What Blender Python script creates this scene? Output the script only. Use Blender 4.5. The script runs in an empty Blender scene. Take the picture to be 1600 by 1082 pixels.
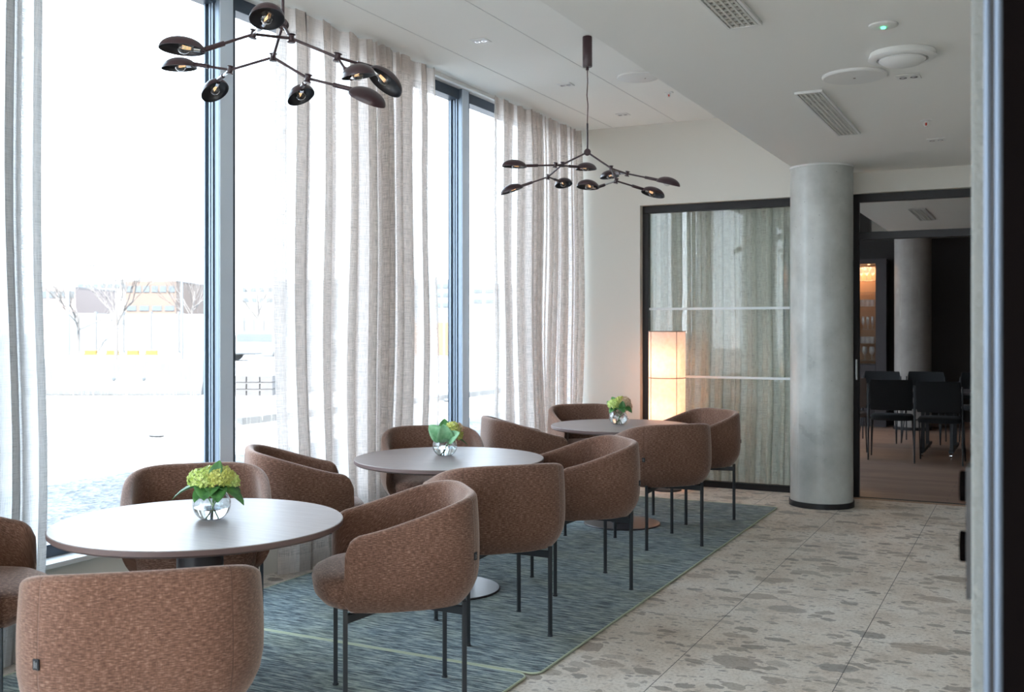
import bpy, bmesh, math, random
from mathutils import Vector, Matrix, noise
random.seed(7)
PI = math.pi
S = bpy.context.scene
COL = S.collection

# ------------------------------------------------------------ camera, world, sun, exposure
F, EYE, HY = 1620.0, 1.47, 513.0
YAW = math.atan(817 / F)
SA, CA = math.sin(YAW), math.cos(YAW)
cam_d = bpy.data.cameras.new('camera')
cam_d.sensor_width = 36.0
cam_d.lens = 36.0 * F / 1600
cam_d.shift_y = (HY - 541) / 1600
cam_d.clip_start = 0.05
cam_d.clip_end = 600
cam_d.dof.use_dof = True
cam_d.dof.focus_distance = 5.0
cam_d.dof.aperture_fstop = 5.0
cam = bpy.data.objects.new('camera', cam_d)
COL.objects.link(cam)
cam.location = (0, 0, EYE)
cam.rotation_euler = (PI / 2, 0, YAW)
S.camera = cam
S.view_settings.view_transform = 'Standard'
S.view_settings.look = 'None'
S.view_settings.gamma = 1.0
S.view_settings.use_curve_mapping = False
S.view_settings.exposure = 1.5
S.cycles.max_bounces = 12
S.cycles.transparent_max_bounces = 24
S.cycles.transmission_bounces = 10
S.cycles.caustics_reflective = False
S.cycles.caustics_refractive = False
S.cycles.sample_clamp_indirect = 6.0

w = bpy.data.worlds.new('sky')
S.world = w
w.use_nodes = True
wn = w.node_tree
bg = wn.nodes['Background']
tc = wn.nodes.new('ShaderNodeTexCoord')
sep = wn.nodes.new('ShaderNodeSeparateXYZ')
rmp = wn.nodes.new('ShaderNodeValToRGB')
rmp.color_ramp.elements[0].position = 0.0
rmp.color_ramp.elements[0].color = (0.79, 0.90, 1.0, 1)
rmp.color_ramp.elements[1].position = 0.7
rmp.color_ramp.elements[1].color = (0.62, 0.80, 1.0, 1)
wn.links.new(tc.outputs['Generated'], sep.inputs[0])
wn.links.new(sep.outputs['Z'], rmp.inputs[0])
wn.links.new(rmp.outputs[0], bg.inputs[0])
bg.inputs[1].default_value = 3.4

sd = bpy.data.lights.new('sun', 'SUN')
sd.energy = 16.0
sd.angle = math.radians(0.6)
sd.color = (1.0, 0.96, 0.9)
so = bpy.data.objects.new('sun', sd)
COL.objects.link(so)
so.rotation_euler = Vector((-0.42, 0.62, -0.95)).to_track_quat('-Z', 'Y').to_euler()

YB0 = -4.0
def portal(loc, rot, sx, sy):
    l = bpy.data.lights.new('window_portal', 'AREA')
    l.shape = 'RECTANGLE'; l.size = sx; l.size_y = sy
    l.cycles.is_portal = True
    o = bpy.data.objects.new('window_portal', l); COL.objects.link(o)
    o.location = loc; o.rotation_euler = rot
portal((-4.32, 2.7, 1.9), (0, -PI / 2, 0), 3.3, 13.4)
portal((-4.32, 13.0, 1.9), (0, -PI / 2, 0), 3.3, 7.0)
portal((-0.6, YB0 - .1, 1.7), (PI / 2, 0, 0), 6.4, 2.6)

# ------------------------------------------------------------ projection helpers
def cw(X, Z):
    return (X * CA - Z * SA, X * SA + Z * CA)
def P(px, py, Z):
    """point at depth Z metres in front of the camera seen at this spot of the photograph"""
    x, y = cw((px - 800) / F * Z, Z)
    return Vector((x, y, EYE - (py - HY) / F * Z))
RIGHT = Vector((CA, SA, 0)); FWD = Vector((-SA, CA, 0)); UP = Vector((0, 0, 1))

# ------------------------------------------------------------ material helpers
def mat(name):
    m = bpy.data.materials.new(name); m.use_nodes = True
    nt = m.node_tree
    return m, nt, nt.nodes['Principled BSDF']
def simple(name, col, rough=0.5, metal=0.0, spec=0.5, emit=None, es=0.0, bump=0.0, bscale=200):
    m, nt, b = mat(name)
    b.inputs['Base Color'].default_value = (*col, 1)
    b.inputs['Roughness'].default_value = rough
    b.inputs['Metallic'].default_value = metal
    b.inputs['Specular IOR Level'].default_value = spec
    if emit:
        b.inputs['Emission Color'].default_value = (*emit, 1)
        b.inputs['Emission Strength'].default_value = es
    t = nt.nodes.new('ShaderNodeTexCoord')
    n = nt.nodes.new('ShaderNodeTexNoise'); n.inputs['Scale'].default_value = bscale
    nt.links.new(t.outputs['Object'], n.inputs['Vector'])
    if bump:
        bp = nt.nodes.new('ShaderNodeBump'); bp.inputs['Strength'].default_value = bump
        bp.inputs['Distance'].default_value = 0.002
        nt.links.new(n.outputs['Fac'], bp.inputs['Height']); nt.links.new(bp.outputs[0], b.inputs['Normal'])
    else:
        mr = nt.nodes.new('ShaderNodeMapRange')
        mr.inputs['To Min'].default_value = max(0, rough - .04); mr.inputs['To Max'].default_value = min(1, rough + .04)
        nt.links.new(n.outputs['Fac'], mr.inputs[0]); nt.links.new(mr.outputs[0], b.inputs['Roughness'])
    return m
def N(nt, t, **kw):
    n = nt.nodes.new(t)
    for k, v in kw.items():
        if hasattr(n, k) and k not in n.inputs: setattr(n, k, v)
        else: n.inputs[k].default_value = v
    return n
def ramp(nt, fac, stops, interp='LINEAR'):
    r = nt.nodes.new('ShaderNodeValToRGB'); r.color_ramp.interpolation = interp
    el = r.color_ramp.elements
    while len(el) > 1: el.remove(el[-1])
    el[0].position = stops[0][0]; el[0].color = (*stops[0][1], 1)
    for p, c in stops[1:]:
        e = el.new(p); e.color = (*c, 1)
    nt.links.new(fac, r.inputs[0]); return r
def mapping(nt, src, scale=(1, 1, 1), rot=(0, 0, 0), loc=(0, 0, 0)):
    m = nt.nodes.new('ShaderNodeMapping')
    m.inputs['Scale'].default_value = scale; m.inputs['Rotation'].default_value = rot; m.inputs['Location'].default_value = loc
    nt.links.new(src, m.inputs[0]); return m.outputs[0]
def mix(nt, fac, a, b, mode='MIX'):
    m = nt.nodes.new('ShaderNodeMix'); m.data_type = 'RGBA'; m.blend_type = mode
    for s, v in ((0, fac), (6, a), (7, b)):
        if hasattr(v, 'links'): nt.links.new(v, m.inputs[s])
        else: m.inputs[s].default_value = v if s == 0 else (*v, 1)
    return m.outputs[2]
def mathn(nt, op, a, b=0.0, c=None):
    m = nt.nodes.new('ShaderNodeMath'); m.operation = op
    for s, v in ((0, a), (1, b), (2, c)):
        if v is None: continue
        if hasattr(v, 'links'): nt.links.new(v, m.inputs[s])
        else: m.inputs[s].default_value = v
    return m.outputs[0]

M = {}
M['wall'] = simple('warm white paint', (0.70, 0.68, 0.62), 0.8, bump=0.05, bscale=400)
M['ceiling'] = simple('white ceiling board', (0.90, 0.90, 0.86), 0.85, bump=0.03, bscale=300)
M['soffit'] = simple('white soffit paint', (0.86, 0.855, 0.82), 0.85, bump=0.03, bscale=300)
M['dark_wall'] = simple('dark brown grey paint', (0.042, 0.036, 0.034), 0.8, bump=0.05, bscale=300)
M['dark_frame'] = simple('dark brown anodised frame', (0.014, 0.011, 0.011), 0.4, spec=0.3)
M['alu'] = simple('grey blue window profile', (0.22, 0.27, 0.33), 0.35, metal=0.3)
M['alu_dark'] = simple('dark window profile', (0.06, 0.08, 0.11), 0.35, metal=0.2)
M['alu_light'] = simple('light window profile', (0.70, 0.78, 0.88), 0.45, metal=0.0)
M['steel_strip'] = simple('blue grey steel strip', (0.20, 0.25, 0.33), 0.45, metal=0.4)
M['black'] = simple('black lacquer', (0.010, 0.009, 0.010), 0.4)
M['black_soft'] = simple('soft black paint', (0.004, 0.003, 0.003), 0.9, spec=0.0)
M['sill'] = simple('white sill laminate', (0.75, 0.76, 0.76), 0.4)
M['leg'] = simple('black powder coated steel', (0.020, 0.022, 0.026), 0.45, bump=0.05, bscale=900)
M['base'] = simple('dark bronze steel plate', (0.045, 0.038, 0.040), 0.35, metal=0.2)
M['lamp'] = simple('dark plum lacquered metal', (0.045, 0.020, 0.024), 0.32, spec=0.6)
M['lamp_in'] = simple('black inner lacquer', (0.012, 0.012, 0.016), 0.4)
M['chrome'] = simple('chrome', (0.7, 0.7, 0.72), 0.15, metal=1.0)
M['white_plastic'] = simple('white plastic', (0.80, 0.80, 0.78), 0.45)
M['white_disc'] = simple('white painted disc', (0.76, 0.76, 0.74), 0.55)
M['grille_dark'] = simple('brown grille interior', (0.16, 0.13, 0.10), 0.6)
M['grille'] = simple('grey grille bars', (0.62, 0.62, 0.58), 0.5)
M['green_led'] = simple('green led', (0.02, 0.5, 0.15), 0.4, emit=(0.05, 1.0, 0.3), es=3.0)
M['red_bulb'] = simple('red sprinkler bulb', (0.6, 0.05, 0.03), 0.2)
M['filament'] = simple('warm filament', (0.9, 0.5, 0.2), 0.4, emit=(1.0, 0.55, 0.25), es=1.0)
M['tag'] = simple('black woven tag', (0.012, 0.012, 0.014), 0.7)
M['tag_text'] = simple('grey tag stitching', (0.25, 0.25, 0.25), 0.7)
M['lime'] = simple('lime green rug piping', (0.46, 0.50, 0.36), 0.9, bump=0.3, bscale=700)
M['olive'] = simple('olive rug piping', (0.30, 0.27, 0.10), 0.9, bump=0.3, bscale=700)
M['cord'] = simple('brown textile cord', (0.10, 0.05, 0.05), 0.7)
M['wand'] = simple('grey curtain wand', (0.42, 0.43, 0.44), 0.5)
M['ribwire'] = simple('dark lamp frame wire', (0.20, 0.15, 0.12), 0.5)
M['strip'] = simple('frosted glass strip', (0.75, 0.80, 0.80), 0.8)
M['chair_black'] = simple('charcoal upholstery', (0.007, 0.0075, 0.009), 0.85, bump=0.3, bscale=700)
M['chair_beige'] = simple('taupe upholstery', (0.22, 0.17, 0.15), 0.85, bump=0.3, bscale=700)
M['desk'] = simple('dark table laminate', (0.05, 0.045, 0.05), 0.35)
M['cabinet'] = simple('dark cabinet laminate', (0.055, 0.047, 0.052), 0.5)
M['cab_back'] = simple('copper brown cabinet back', (0.30, 0.16, 0.09), 0.5)
M['leaf'] = None

# thin glass: fresnel reflection over clear transmission
def glass_mat(name, tint=(0.985, 0.99, 0.99), ior=1.5, rough=0.0, mult=1.0):
    m, nt, b = mat(name)
    nt.nodes.remove(b)
    tr = N(nt, 'ShaderNodeBsdfTransparent'); tr.inputs[0].default_value = (*tint, 1)
    gl = N(nt, 'ShaderNodeBsdfGlossy'); gl.inputs['Roughness'].default_value = rough
    fr = N(nt, 'ShaderNodeLayerWeight'); fr.inputs['Blend'].default_value = 0.5
    f = mathn(nt, 'MULTIPLY', mathn(nt, 'MULTIPLY_ADD', mathn(nt, 'POWER', fr.outputs['Facing'], 5.0), 0.96, 0.04), mult)
    nzt = N(nt, 'ShaderNodeTexNoise'); nzt.inputs['Scale'].default_value = 0.7
    f2 = mathn(nt, 'ADD', f, mathn(nt, 'MULTIPLY', nzt.outputs['Fac'], 0.004))
    f3 = mathn(nt, 'MINIMUM', f2, 1.0)
    ms = N(nt, 'ShaderNodeMixShader')
    nt.links.new(f3, ms.inputs[0]); nt.links.new(tr.outputs[0], ms.inputs[1]); nt.links.new(gl.outputs[0], ms.inputs[2])
    nt.links.new(ms.outputs[0], nt.nodes['Material Output'].inputs[0])
    return m
M['pane'] = glass_mat('window glass')
M['pane_int'] = glass_mat('interior glass', tint=(0.975, 0.98, 0.965), mult=0.75)
M['thin_glass'] = glass_mat('drinking glass', tint=(0.93, 0.94, 0.95), mult=1.6)
M['bulb'] = glass_mat('bulb glass', mult=2.6)

def real_glass(name, ior, col=(1, 1, 1), rough=0.0):
    m, nt, b = mat(name)
    b.inputs['Base Color'].default_value = (*col, 1)
    b.inputs['Transmission Weight'].default_value = 1.0
    b.inputs['IOR'].default_value = ior
    b.inputs['Roughness'].default_value = rough
    n = N(nt, 'ShaderNodeTexNoise'); n.inputs['Scale'].default_value = 30
    bp = N(nt, 'ShaderNodeBump'); bp.inputs['Strength'].default_value = 0.03
    nt.links.new(n.outputs['Fac'], bp.inputs['Height']); nt.links.new(bp.outputs[0], b.inputs['Normal'])
    return m
M['vase'] = glass_mat('vase glass', tint=(0.96, 0.985, 0.99), mult=1.8, rough=0.03)
M['water'] = real_glass('water', 1.33)

# woven brown chair fabric
def fabric(name, coord='UV'):
    m, nt, b = mat(name)
    t = N(nt, 'ShaderNodeTexCoord')
    co = t.outputs[coord]
    n1 = N(nt, 'ShaderNodeTexNoise', Scale=1.0, Detail=2.0, Roughness=0.6)
    nt.links.new(mapping(nt, co, (58, 330, 330) if coord == 'UV' else (58, 90, 330)), n1.inputs['Vector'])
    n2 = N(nt, 'ShaderNodeTexNoise', Scale=1.0, Detail=2.0)
    nt.links.new(mapping(nt, co, (420, 50, 420)), n2.inputs['Vector'])
    n3 = N(nt, 'ShaderNodeTexNoise', Scale=6.0, Detail=2.0)
    nt.links.new(co, n3.inputs['Vector'])
    s = mathn(nt, 'ADD', mathn(nt, 'MULTIPLY', n1.outputs['Fac'], 0.76), mathn(nt, 'MULTIPLY', n2.outputs['Fac'], 0.24))
    s = mathn(nt, 'ADD', s, mathn(nt, 'MULTIPLY', mathn(nt, 'SUBTRACT', n3.outputs['Fac'], 0.5), 0.10))
    r = ramp(nt, s, [(0.30, (0.070, 0.034, 0.023)), (0.45, (0.130, 0.064, 0.042)), (0.55, (0.195, 0.103, 0.070)), (0.72, (0.37, 0.23, 0.17))])
    col = r.outputs[0]
    if coord == 'UV':       # seam stitched at the two rear corners
        sp = N(nt, 'ShaderNodeSeparateXYZ'); nt.links.new(co, sp.inputs[0])
        d = mathn(nt, 'ABSOLUTE', mathn(nt, 'SUBTRACT', mathn(nt, 'ABSOLUTE', sp.outputs[0]), 0.245))
        k = N(nt, 'ShaderNodeMapRange'); k.inputs['From Min'].default_value = 0.0006; k.inputs['From Max'].default_value = 0.0026
        nt.links.new(d, k.inputs[0])
        col = mix(nt, k.outputs[0], (0.12, 0.06, 0.04), col)
        s = mathn(nt, 'ADD', s, mathn(nt, 'MULTIPLY', k.outputs[0], 1.0))
    nt.links.new(col, b.inputs['Base Color'])
    b.inputs['Roughness'].default_value = 0.9
    b.inputs['Specular IOR Level'].default_value = 0.25
    b.inputs['Sheen Weight'].default_value = 0.55
    b.inputs['Sheen Roughness'].default_value = 0.4
    b.inputs['Sheen Tint'].default_value = (0.95, 0.80, 0.72, 1)
    bp = N(nt, 'ShaderNodeBump', Strength=0.55, Distance=0.0018)
    nt.links.new(s, bp.inputs['Height']); nt.links.new(bp.outputs[0], b.inputs['Normal'])
    return m
M['fabric'] = fabric('brown melange fabric', 'UV')
M['fabric_seat'] = fabric('brown melange seat fabric', 'Object')

# table laminate
def table_mat(name):
    m, nt, b = mat(name)
    t = N(nt, 'ShaderNodeTexCoord')
    n = N(nt, 'ShaderNodeTexNoise', Scale=1.0, Detail=5.0, Roughness=0.6)
    nt.links.new(mapping(nt, t.outputs['Object'], (6, 160, 40), (0, 0, 0.45)), n.inputs['Vector'])
    r = ramp(nt, n.outputs['Fac'], [(0.3, (0.20, 0.155, 0.140)), (0.7, (0.30, 0.245, 0.225))])
    nt.links.new(r.outputs[0], b.inputs['Base Color'])
    mr = N(nt, 'ShaderNodeMapRange'); mr.inputs['To Min'].default_value = 0.36; mr.inputs['To Max'].default_value = 0.43
    nt.links.new(n.outputs['Fac'], mr.inputs[0]); nt.links.new(mr.outputs[0], b.inputs['Roughness'])
    b.inputs['Specular IOR Level'].default_value = 0.45
    return m
M['table'] = table_mat('taupe oak laminate')
M['table_edge'] = simple('brown table edge', (0.16, 0.105, 0.095), 0.45)

# breccia stone floor
def floor_mat():
    m, nt, b = mat('pale breccia stone tiles')
    t = N(nt, 'ShaderNodeTexCoord'); co = t.outputs['Object']
    wv = N(nt, 'ShaderNodeTexNoise', Scale=9.0, Detail=4.0, Roughness=0.6); nt.links.new(co, wv.inputs['Vector'])
    warp = mix(nt, 0.085, co, wv.outputs['Color'], 'ADD')
    nb = N(nt, 'ShaderNodeTexNoise', Scale=3.0, Detail=8.0, Roughness=0.7); nt.links.new(co, nb.inputs['Vector'])
    nf = N(nt, 'ShaderNodeTexNoise', Scale=60.0, Detail=4.0, Roughness=0.7); nt.links.new(co, nf.inputs['Vector'])
    base = ramp(nt, nb.outputs['Fac'], [(0.30, (0.55, 0.45, 0.36)), (0.50, (0.74, 0.66, 0.57)), (0.72, (0.82, 0.77, 0.70))]).outputs[0]
    fine = ramp(nt, nf.outputs['Fac'], [(0.36, (0.66, 0.63, 0.60)), (0.52, (1, 1, 1))]).outputs[0]
    col = mix(nt, 0.75, base, fine, 'MULTIPLY')
    for sc, th0, th1, seed, stops in (
        (30.0, -0.12, 0.46, 3.1, [(0.0, (0.30, 0.25, 0.21)), (0.5, (0.42, 0.36, 0.31)), (1.0, (0.24, 0.21, 0.19))]),
        (13.0, -0.26, 0.54, 7.7, [(0.0, (0.33, 0.27, 0.22)), (0.35, (0.22, 0.19, 0.165)), (0.7, (0.40, 0.34, 0.27)), (1.0, (0.50, 0.44, 0.38))]),
        (5.6, -0.60, 0.50, 1.3, [(0.0, (0.29, 0.235, 0.19)), (0.3, (0.42, 0.34, 0.27)), (0.6, (0.25, 0.23, 0.21)), (1.0, (0.48, 0.42, 0.35))])):
        v = N(nt, 'ShaderNodeTexVoronoi', Scale=sc, Randomness=1.0)
        nt.links.new(mapping(nt, warp, (0.62, 1.0, 1.0), (0, 0, 0.3 * seed), (seed, seed, 0)), v.inputs['Vector'])
        sp = N(nt, 'ShaderNodeSeparateColor'); nt.links.new(v.outputs['Color'], sp.inputs[0])
        th = mathn(nt, 'MULTIPLY_ADD', sp.outputs[0], th1 - th0, th0)
        d = mathn(nt, 'SUBTRACT', th, v.outputs['Distance'])
        k = N(nt, 'ShaderNodeMapRange'); k.inputs['From Min'].default_value = 0.0; k.inputs['From Max'].default_value = 0.03
        nt.links.new(d, k.inputs[0])
        c = ramp(nt, sp.outputs[1], stops).outputs[0]
        c = mix(nt, 0.5, c, fine, 'MULTIPLY')
        fac = mathn(nt, 'MULTIPLY', k.outputs[0], 0.74)
        col = mix(nt, fac, col, c)
    # tile joints
    sp = N(nt, 'ShaderNodeSeparateXYZ'); nt.links.new(co, sp.inputs[0])
    br = N(nt, 'ShaderNodeTexBrick'); br.offset = 0.5
    br.inputs['Scale'].default_value = 1.0; br.inputs['Mortar Size'].default_value = 0.0022
    br.inputs['Brick Width'].default_value = 1.36; br.inputs['Row Height'].default_value = 0.68
    br.inputs['Mortar Smooth'].default_value = 0.3
    nt.links.new(mapping(nt, co, (1, 1, 1), (0, 0, PI / 2), (0.35, 0.05 + 0.68, 0)), br.inputs['Vector'])
    col = mix(nt, br.outputs['Fac'], col, (0.11, 0.10, 0.09))
    nt.links.new(col, b.inputs['Base Color'])
    b.inputs['Roughness'].default_value = 0.5
    b.inputs['Specular IOR Level'].default_value = 0.4
    bp = N(nt, 'ShaderNodeBump', Strength=0.3, Distance=0.002)
    nt.links.new(mathn(nt, 'SUBTRACT', nf.outputs['Fac'], br.outputs['Fac']), bp.inputs['Height'])
    nt.links.new(bp.outputs[0], b.inputs['Normal'])
    return m
M['floor'] = floor_mat()

def rug_mat():
    m, nt, b = mat('teal ribbed rug')
    t = N(nt, 'ShaderNodeTexCoord'); co = t.outputs['Object']
    rib = N(nt, 'ShaderNodeTexNoise', Scale=1.0, Detail=2.5, Roughness=0.55)
    nt.links.new(mapping(nt, co, (9.0, 70, 1)), rib.inputs['Vector'])
    fine = N(nt, 'ShaderNodeTexNoise', Scale=1.0, Detail=3.0, Roughness=0.7)
    nt.links.new(mapping(nt, co, (30, 260, 1)), fine.inputs['Vector'])
    pat = N(nt, 'ShaderNodeTexNoise', Scale=1.0, Detail=2.0)
    nt.links.new(mapping(nt, co, (2.2, 3.0, 1)), pat.inputs['Vector'])
    s = mathn(nt, 'ADD', mathn(nt, 'MULTIPLY', rib.outputs['Fac'], 0.62), mathn(nt, 'MULTIPLY', fine.outputs['Fac'], 0.38))
    a = ramp(nt, s, [(0.42, (0.016, 0.030, 0.044)), (0.475, (0.085, 0.130, 0.148)), (0.53, (0.21, 0.265, 0.265)), (0.62, (0.42, 0.46, 0.42))]).outputs[0]
    c = ramp(nt, s, [(0.40, (0.045, 0.055, 0.050)), (0.475, (0.135, 0.165, 0.120)), (0.54, (0.25, 0.28, 0.20)), (0.64, (0.42, 0.45, 0.34))]).outputs[0]
    k = N(nt, 'ShaderNodeMapRange'); k.inputs['From Min'].default_value = 0.45; k.inputs['From Max'].default_value = 0.85
    nt.links.new(pat.outputs['Fac'], k.inputs[0])
    nt.links.new(mix(nt, k.outputs[0], a, c), b.inputs['Base Color'])
    b.inputs['Roughness'].default_value = 0.95
    b.inputs['Specular IOR Level'].default_value = 0.15
    b.inputs['Sheen Weight'].default_value = 0.2
    bp = N(nt, 'ShaderNodeBump', Strength=0.8, Distance=0.006)
    nt.links.new(s, bp.inputs['Height']); nt.links.new(bp.outputs[0], b.inputs['Normal'])
    return m
M['rug'] = rug_mat()

def wood_mat():
    m, nt, b = mat('reddish oak boards')
    t = N(nt, 'ShaderNodeTexCoord'); co = t.outputs['Object']
    br = N(nt, 'ShaderNodeTexBrick'); br.offset = 0.37
    br.inputs['Scale'].default_value = 1.0; br.inputs['Mortar Size'].default_value = 0.0015
    br.inputs['Brick Width'].default_value = 1.8; br.inputs['Row Height'].default_value = 0.14
    br.inputs['Color1'].default_value = (0.29, 0.185, 0.135, 1); br.inputs['Color2'].default_value = (0.38, 0.255, 0.19, 1)
    br.inputs['Mortar'].default_value = (0.10, 0.06, 0.045, 1)
    nt.links.new(co, br.inputs['Vector'])
    n = N(nt, 'ShaderNodeTexNoise', Scale=1.0, Detail=5.0)
    nt.links.new(mapping(nt, co, (3, 60, 1)), n.inputs['Vector'])
    r = ramp(nt, n.outputs['Fac'], [(0.3, (0.72, 0.68, 0.66)), (0.7, (1.1, 1.1, 1.1))]).outputs[0]
    nt.links.new(mix(nt, 1.0, br.outputs['Color'], r, 'MULTIPLY'), b.inputs['Base Color'])
    b.inputs['Roughness'].default_value = 0.42
    return m
M['wood'] = wood_mat()

def concrete_mat(name, c0, c1, rough=0.33):
    m, nt, b = mat(name)
    t = N(nt, 'ShaderNodeTexCoord'); co = t.outputs['Object']
    n = N(nt, 'ShaderNodeTexNoise', Scale=2.2, Detail=7.0, Roughness=0.62); nt.links.new(co, n.inputs['Vector'])
    n2 = N(nt, 'ShaderNodeTexNoise', Scale=45.0, Detail=3.0); nt.links.new(co, n2.inputs['Vector'])
    r = ramp(nt, n.outputs['Fac'], [(0.34, c0), (0.66, c1)]).outputs[0]
    v = N(nt, 'ShaderNodeTexVoronoi', Scale=14.0); nt.links.new(co, v.inputs['Vector'])
    k = N(nt, 'ShaderNodeMapRange'); k.inputs['From Min'].default_value = 0.03; k.inputs['From Max'].default_value = 0.06
    nt.links.new(v.outputs['Distance'], k.inputs[0])
    r = mix(nt, k.outputs[0], tuple(x * 0.45 for x in c0), r)
    # fine vertical casting seams
    sv = N(nt, 'ShaderNodeTexNoise', Scale=1.0, Detail=1.0); nt.links.new(mapping(nt, co, (7, 7, 0.25)), sv.inputs['Vector'])
    lines = mathn(nt, 'LESS_THAN', mathn(nt, 'ABSOLUTE', mathn(nt, 'SUBTRACT', sv.outputs['Fac'], 0.5)), 0.004)
    r = mix(nt, mathn(nt, 'MULTIPLY', lines, 0.35), r, (0.55, 0.56, 0.52))
    nt.links.new(r, b.inputs['Base Color'])
    mr = N(nt, 'ShaderNodeMapRange'); mr.inputs['To Min'].default_value = rough - 0.08; mr.inputs['To Max'].default_value = rough + 0.12
    nt.links.new(n.outputs['Fac'], mr.inputs[0]); nt.links.new(mr.outputs[0], b.inputs['Roughness'])
    bp = N(nt, 'ShaderNodeBump', Strength=0.12, Distance=0.003)
    nt.links.new(n2.outputs['Fac'], bp.inputs['Height']); nt.links.new(bp.outputs[0], b.inputs['Normal'])
    return m
M['concrete'] = concrete_mat('polished grey concrete', (0.36, 0.365, 0.34), (0.56, 0.57, 0.54), 0.28)
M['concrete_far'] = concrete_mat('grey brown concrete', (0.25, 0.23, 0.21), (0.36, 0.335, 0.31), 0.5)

def curtain_mat(name, col, opaque=0.5, top=None, trans=0.5):
    m, nt, b = mat(name); nt.nodes.remove(b)
    t = N(nt, 'ShaderNodeTexCoord'); co = t.outputs['UV']
    a = N(nt, 'ShaderNodeTexNoise', Scale=1.0, Detail=2.0); nt.links.new(mapping(nt, co, (320, 12, 1)), a.inputs['Vector'])
    c = N(nt, 'ShaderNodeTexNoise', Scale=1.0, Detail=2.0); nt.links.new(mapping(nt, co, (12, 320, 1)), c.inputs['Vector'])
    s = mathn(nt, 'ADD', a.outputs['Fac'], c.outputs['Fac'])            # about 1.0
    al = mathn(nt, 'MULTIPLY_ADD', mathn(nt, 'SUBTRACT', s, 1.0), 0.9, opaque)
    if top is not None:                                                     # heading tape and hem are double cloth
        sp = N(nt, 'ShaderNodeSeparateXYZ'); nt.links.new(co, sp.inputs[0])
        hi = mathn(nt, 'GREATER_THAN', sp.outputs[1], top)
        lo = mathn(nt, 'LESS_THAN', sp.outputs[1], 0.12)
        al = mathn(nt, 'ADD', al, mathn(nt, 'MULTIPLY', mathn(nt, 'ADD', hi, lo), 0.28))
    al = mathn(nt, 'MINIMUM', mathn(nt, 'MAXIMUM', al, 0.08), 0.97)
    cr = ramp(nt, mathn(nt, 'MULTIPLY', s, 0.5), [(0.38, tuple(x * 0.82 for x in col)), (0.6, col)]).outputs[0]
    df = N(nt, 'ShaderNodeBsdfDiffuse'); tl = N(nt, 'ShaderNodeBsdfTranslucent')
    nt.links.new(cr, df.inputs[0]); nt.links.new(cr, tl.inputs[0])
    ms = N(nt, 'ShaderNodeMixShader'); ms.inputs[0].default_value = trans
    nt.links.new(df.outputs[0], ms.inputs[1]); nt.links.new(tl.outputs[0], ms.inputs[2])
    tr = N(nt, 'ShaderNodeBsdfTransparent')
    m2 = N(nt, 'ShaderNodeMixShader')
    nt.links.new(al, m2.inputs[0]); nt.links.new(tr.outputs[0], m2.inputs[1]); nt.links.new(ms.outputs[0], m2.inputs[2])
    nt.links.new(m2.outputs[0], nt.nodes['Material Output'].inputs[0])
    return m
M['sheer'] = curtain_mat('beige linen sheer', (0.84, 0.78, 0.74), 0.82, 3.24, 0.5)
M['sheer_dense'] = curtain_mat('pale grey linen sheer', (0.69, 0.68, 0.67), 1.0, 3.24, 0.5)
M['sheer_grey'] = curtain_mat('grey linen sheer', (0.80, 0.83, 0.77), 0.94, None, 0.38)

def leaf_mat(name, c0, c1, bumpy=True):
    m, nt, b = mat(name)
    t = N(nt, 'ShaderNodeTexCoord')
    n = N(nt, 'ShaderNodeTexNoise', Scale=45.0, Detail=3.0); nt.links.new(t.outputs['Object'], n.inputs['Vector'])
    nt.links.new(ramp(nt, n.outputs['Fac'], [(0.3, c0), (0.7, c1)]).outputs[0], b.inputs['Base Color'])
    b.inputs['Roughness'].default_value = 0.45
    b.inputs['Subsurface Weight'].default_value = 0.0
    return m
M['leaf'] = leaf_mat('dark green leaf', (0.035, 0.13, 0.035), (0.09, 0.26, 0.06))
M['leaf_pale'] = leaf_mat('pale green leaf', (0.14, 0.36, 0.17), (0.28, 0.50, 0.27))
M['petal'] = leaf_mat('lime green petals', (0.38, 0.56, 0.07), (0.78, 0.86, 0.34))
M['petal_yellow'] = leaf_mat('yellow green petals', (0.40, 0.42, 0.05), (0.66, 0.68, 0.20))
M['petal_pink'] = leaf_mat('dusty pink petals', (0.52, 0.26, 0.16), (0.75, 0.62, 0.40))
M['stem'] = leaf_mat('green stem', (0.08, 0.20, 0.05), (0.16, 0.30, 0.10))

def paper_mat():
    m, nt, b = mat('glowing rice paper')
    t = N(nt, 'ShaderNodeTexCoord')
    n = N(nt, 'ShaderNodeTexNoise', Scale=25.0, Detail=5.0); nt.links.new(t.outputs['Object'], n.inputs['Vector'])
    c = ramp(nt, n.outputs['Fac'], [(0.3, (0.86, 0.74, 0.66)), (0.7, (0.95, 0.86, 0.80))]).outputs[0]
    nt.nodes.remove(b)
    df = N(nt, 'ShaderNodeBsdfDiffuse'); tl = N(nt, 'ShaderNodeBsdfTranslucent')
    nt.links.new(c, df.inputs[0]); nt.links.new(c, tl.inputs[0])
    ms = N(nt, 'ShaderNodeMixShader'); ms.inputs[0].default_value = 0.5
    nt.links.new(df.outputs[0], ms.inputs[1]); nt.links.new(tl.outputs[0], ms.inputs[2])
    nt.links.new(ms.outputs[0], nt.nodes['Material Output'].inputs[0])
    return m
M['paper'] = paper_mat()
M['bulb_on'] = simple('lit bulb', (1, 0.8, 0.5), 0.5, emit=(1.0, 0.62, 0.32), es=2.0)

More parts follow.
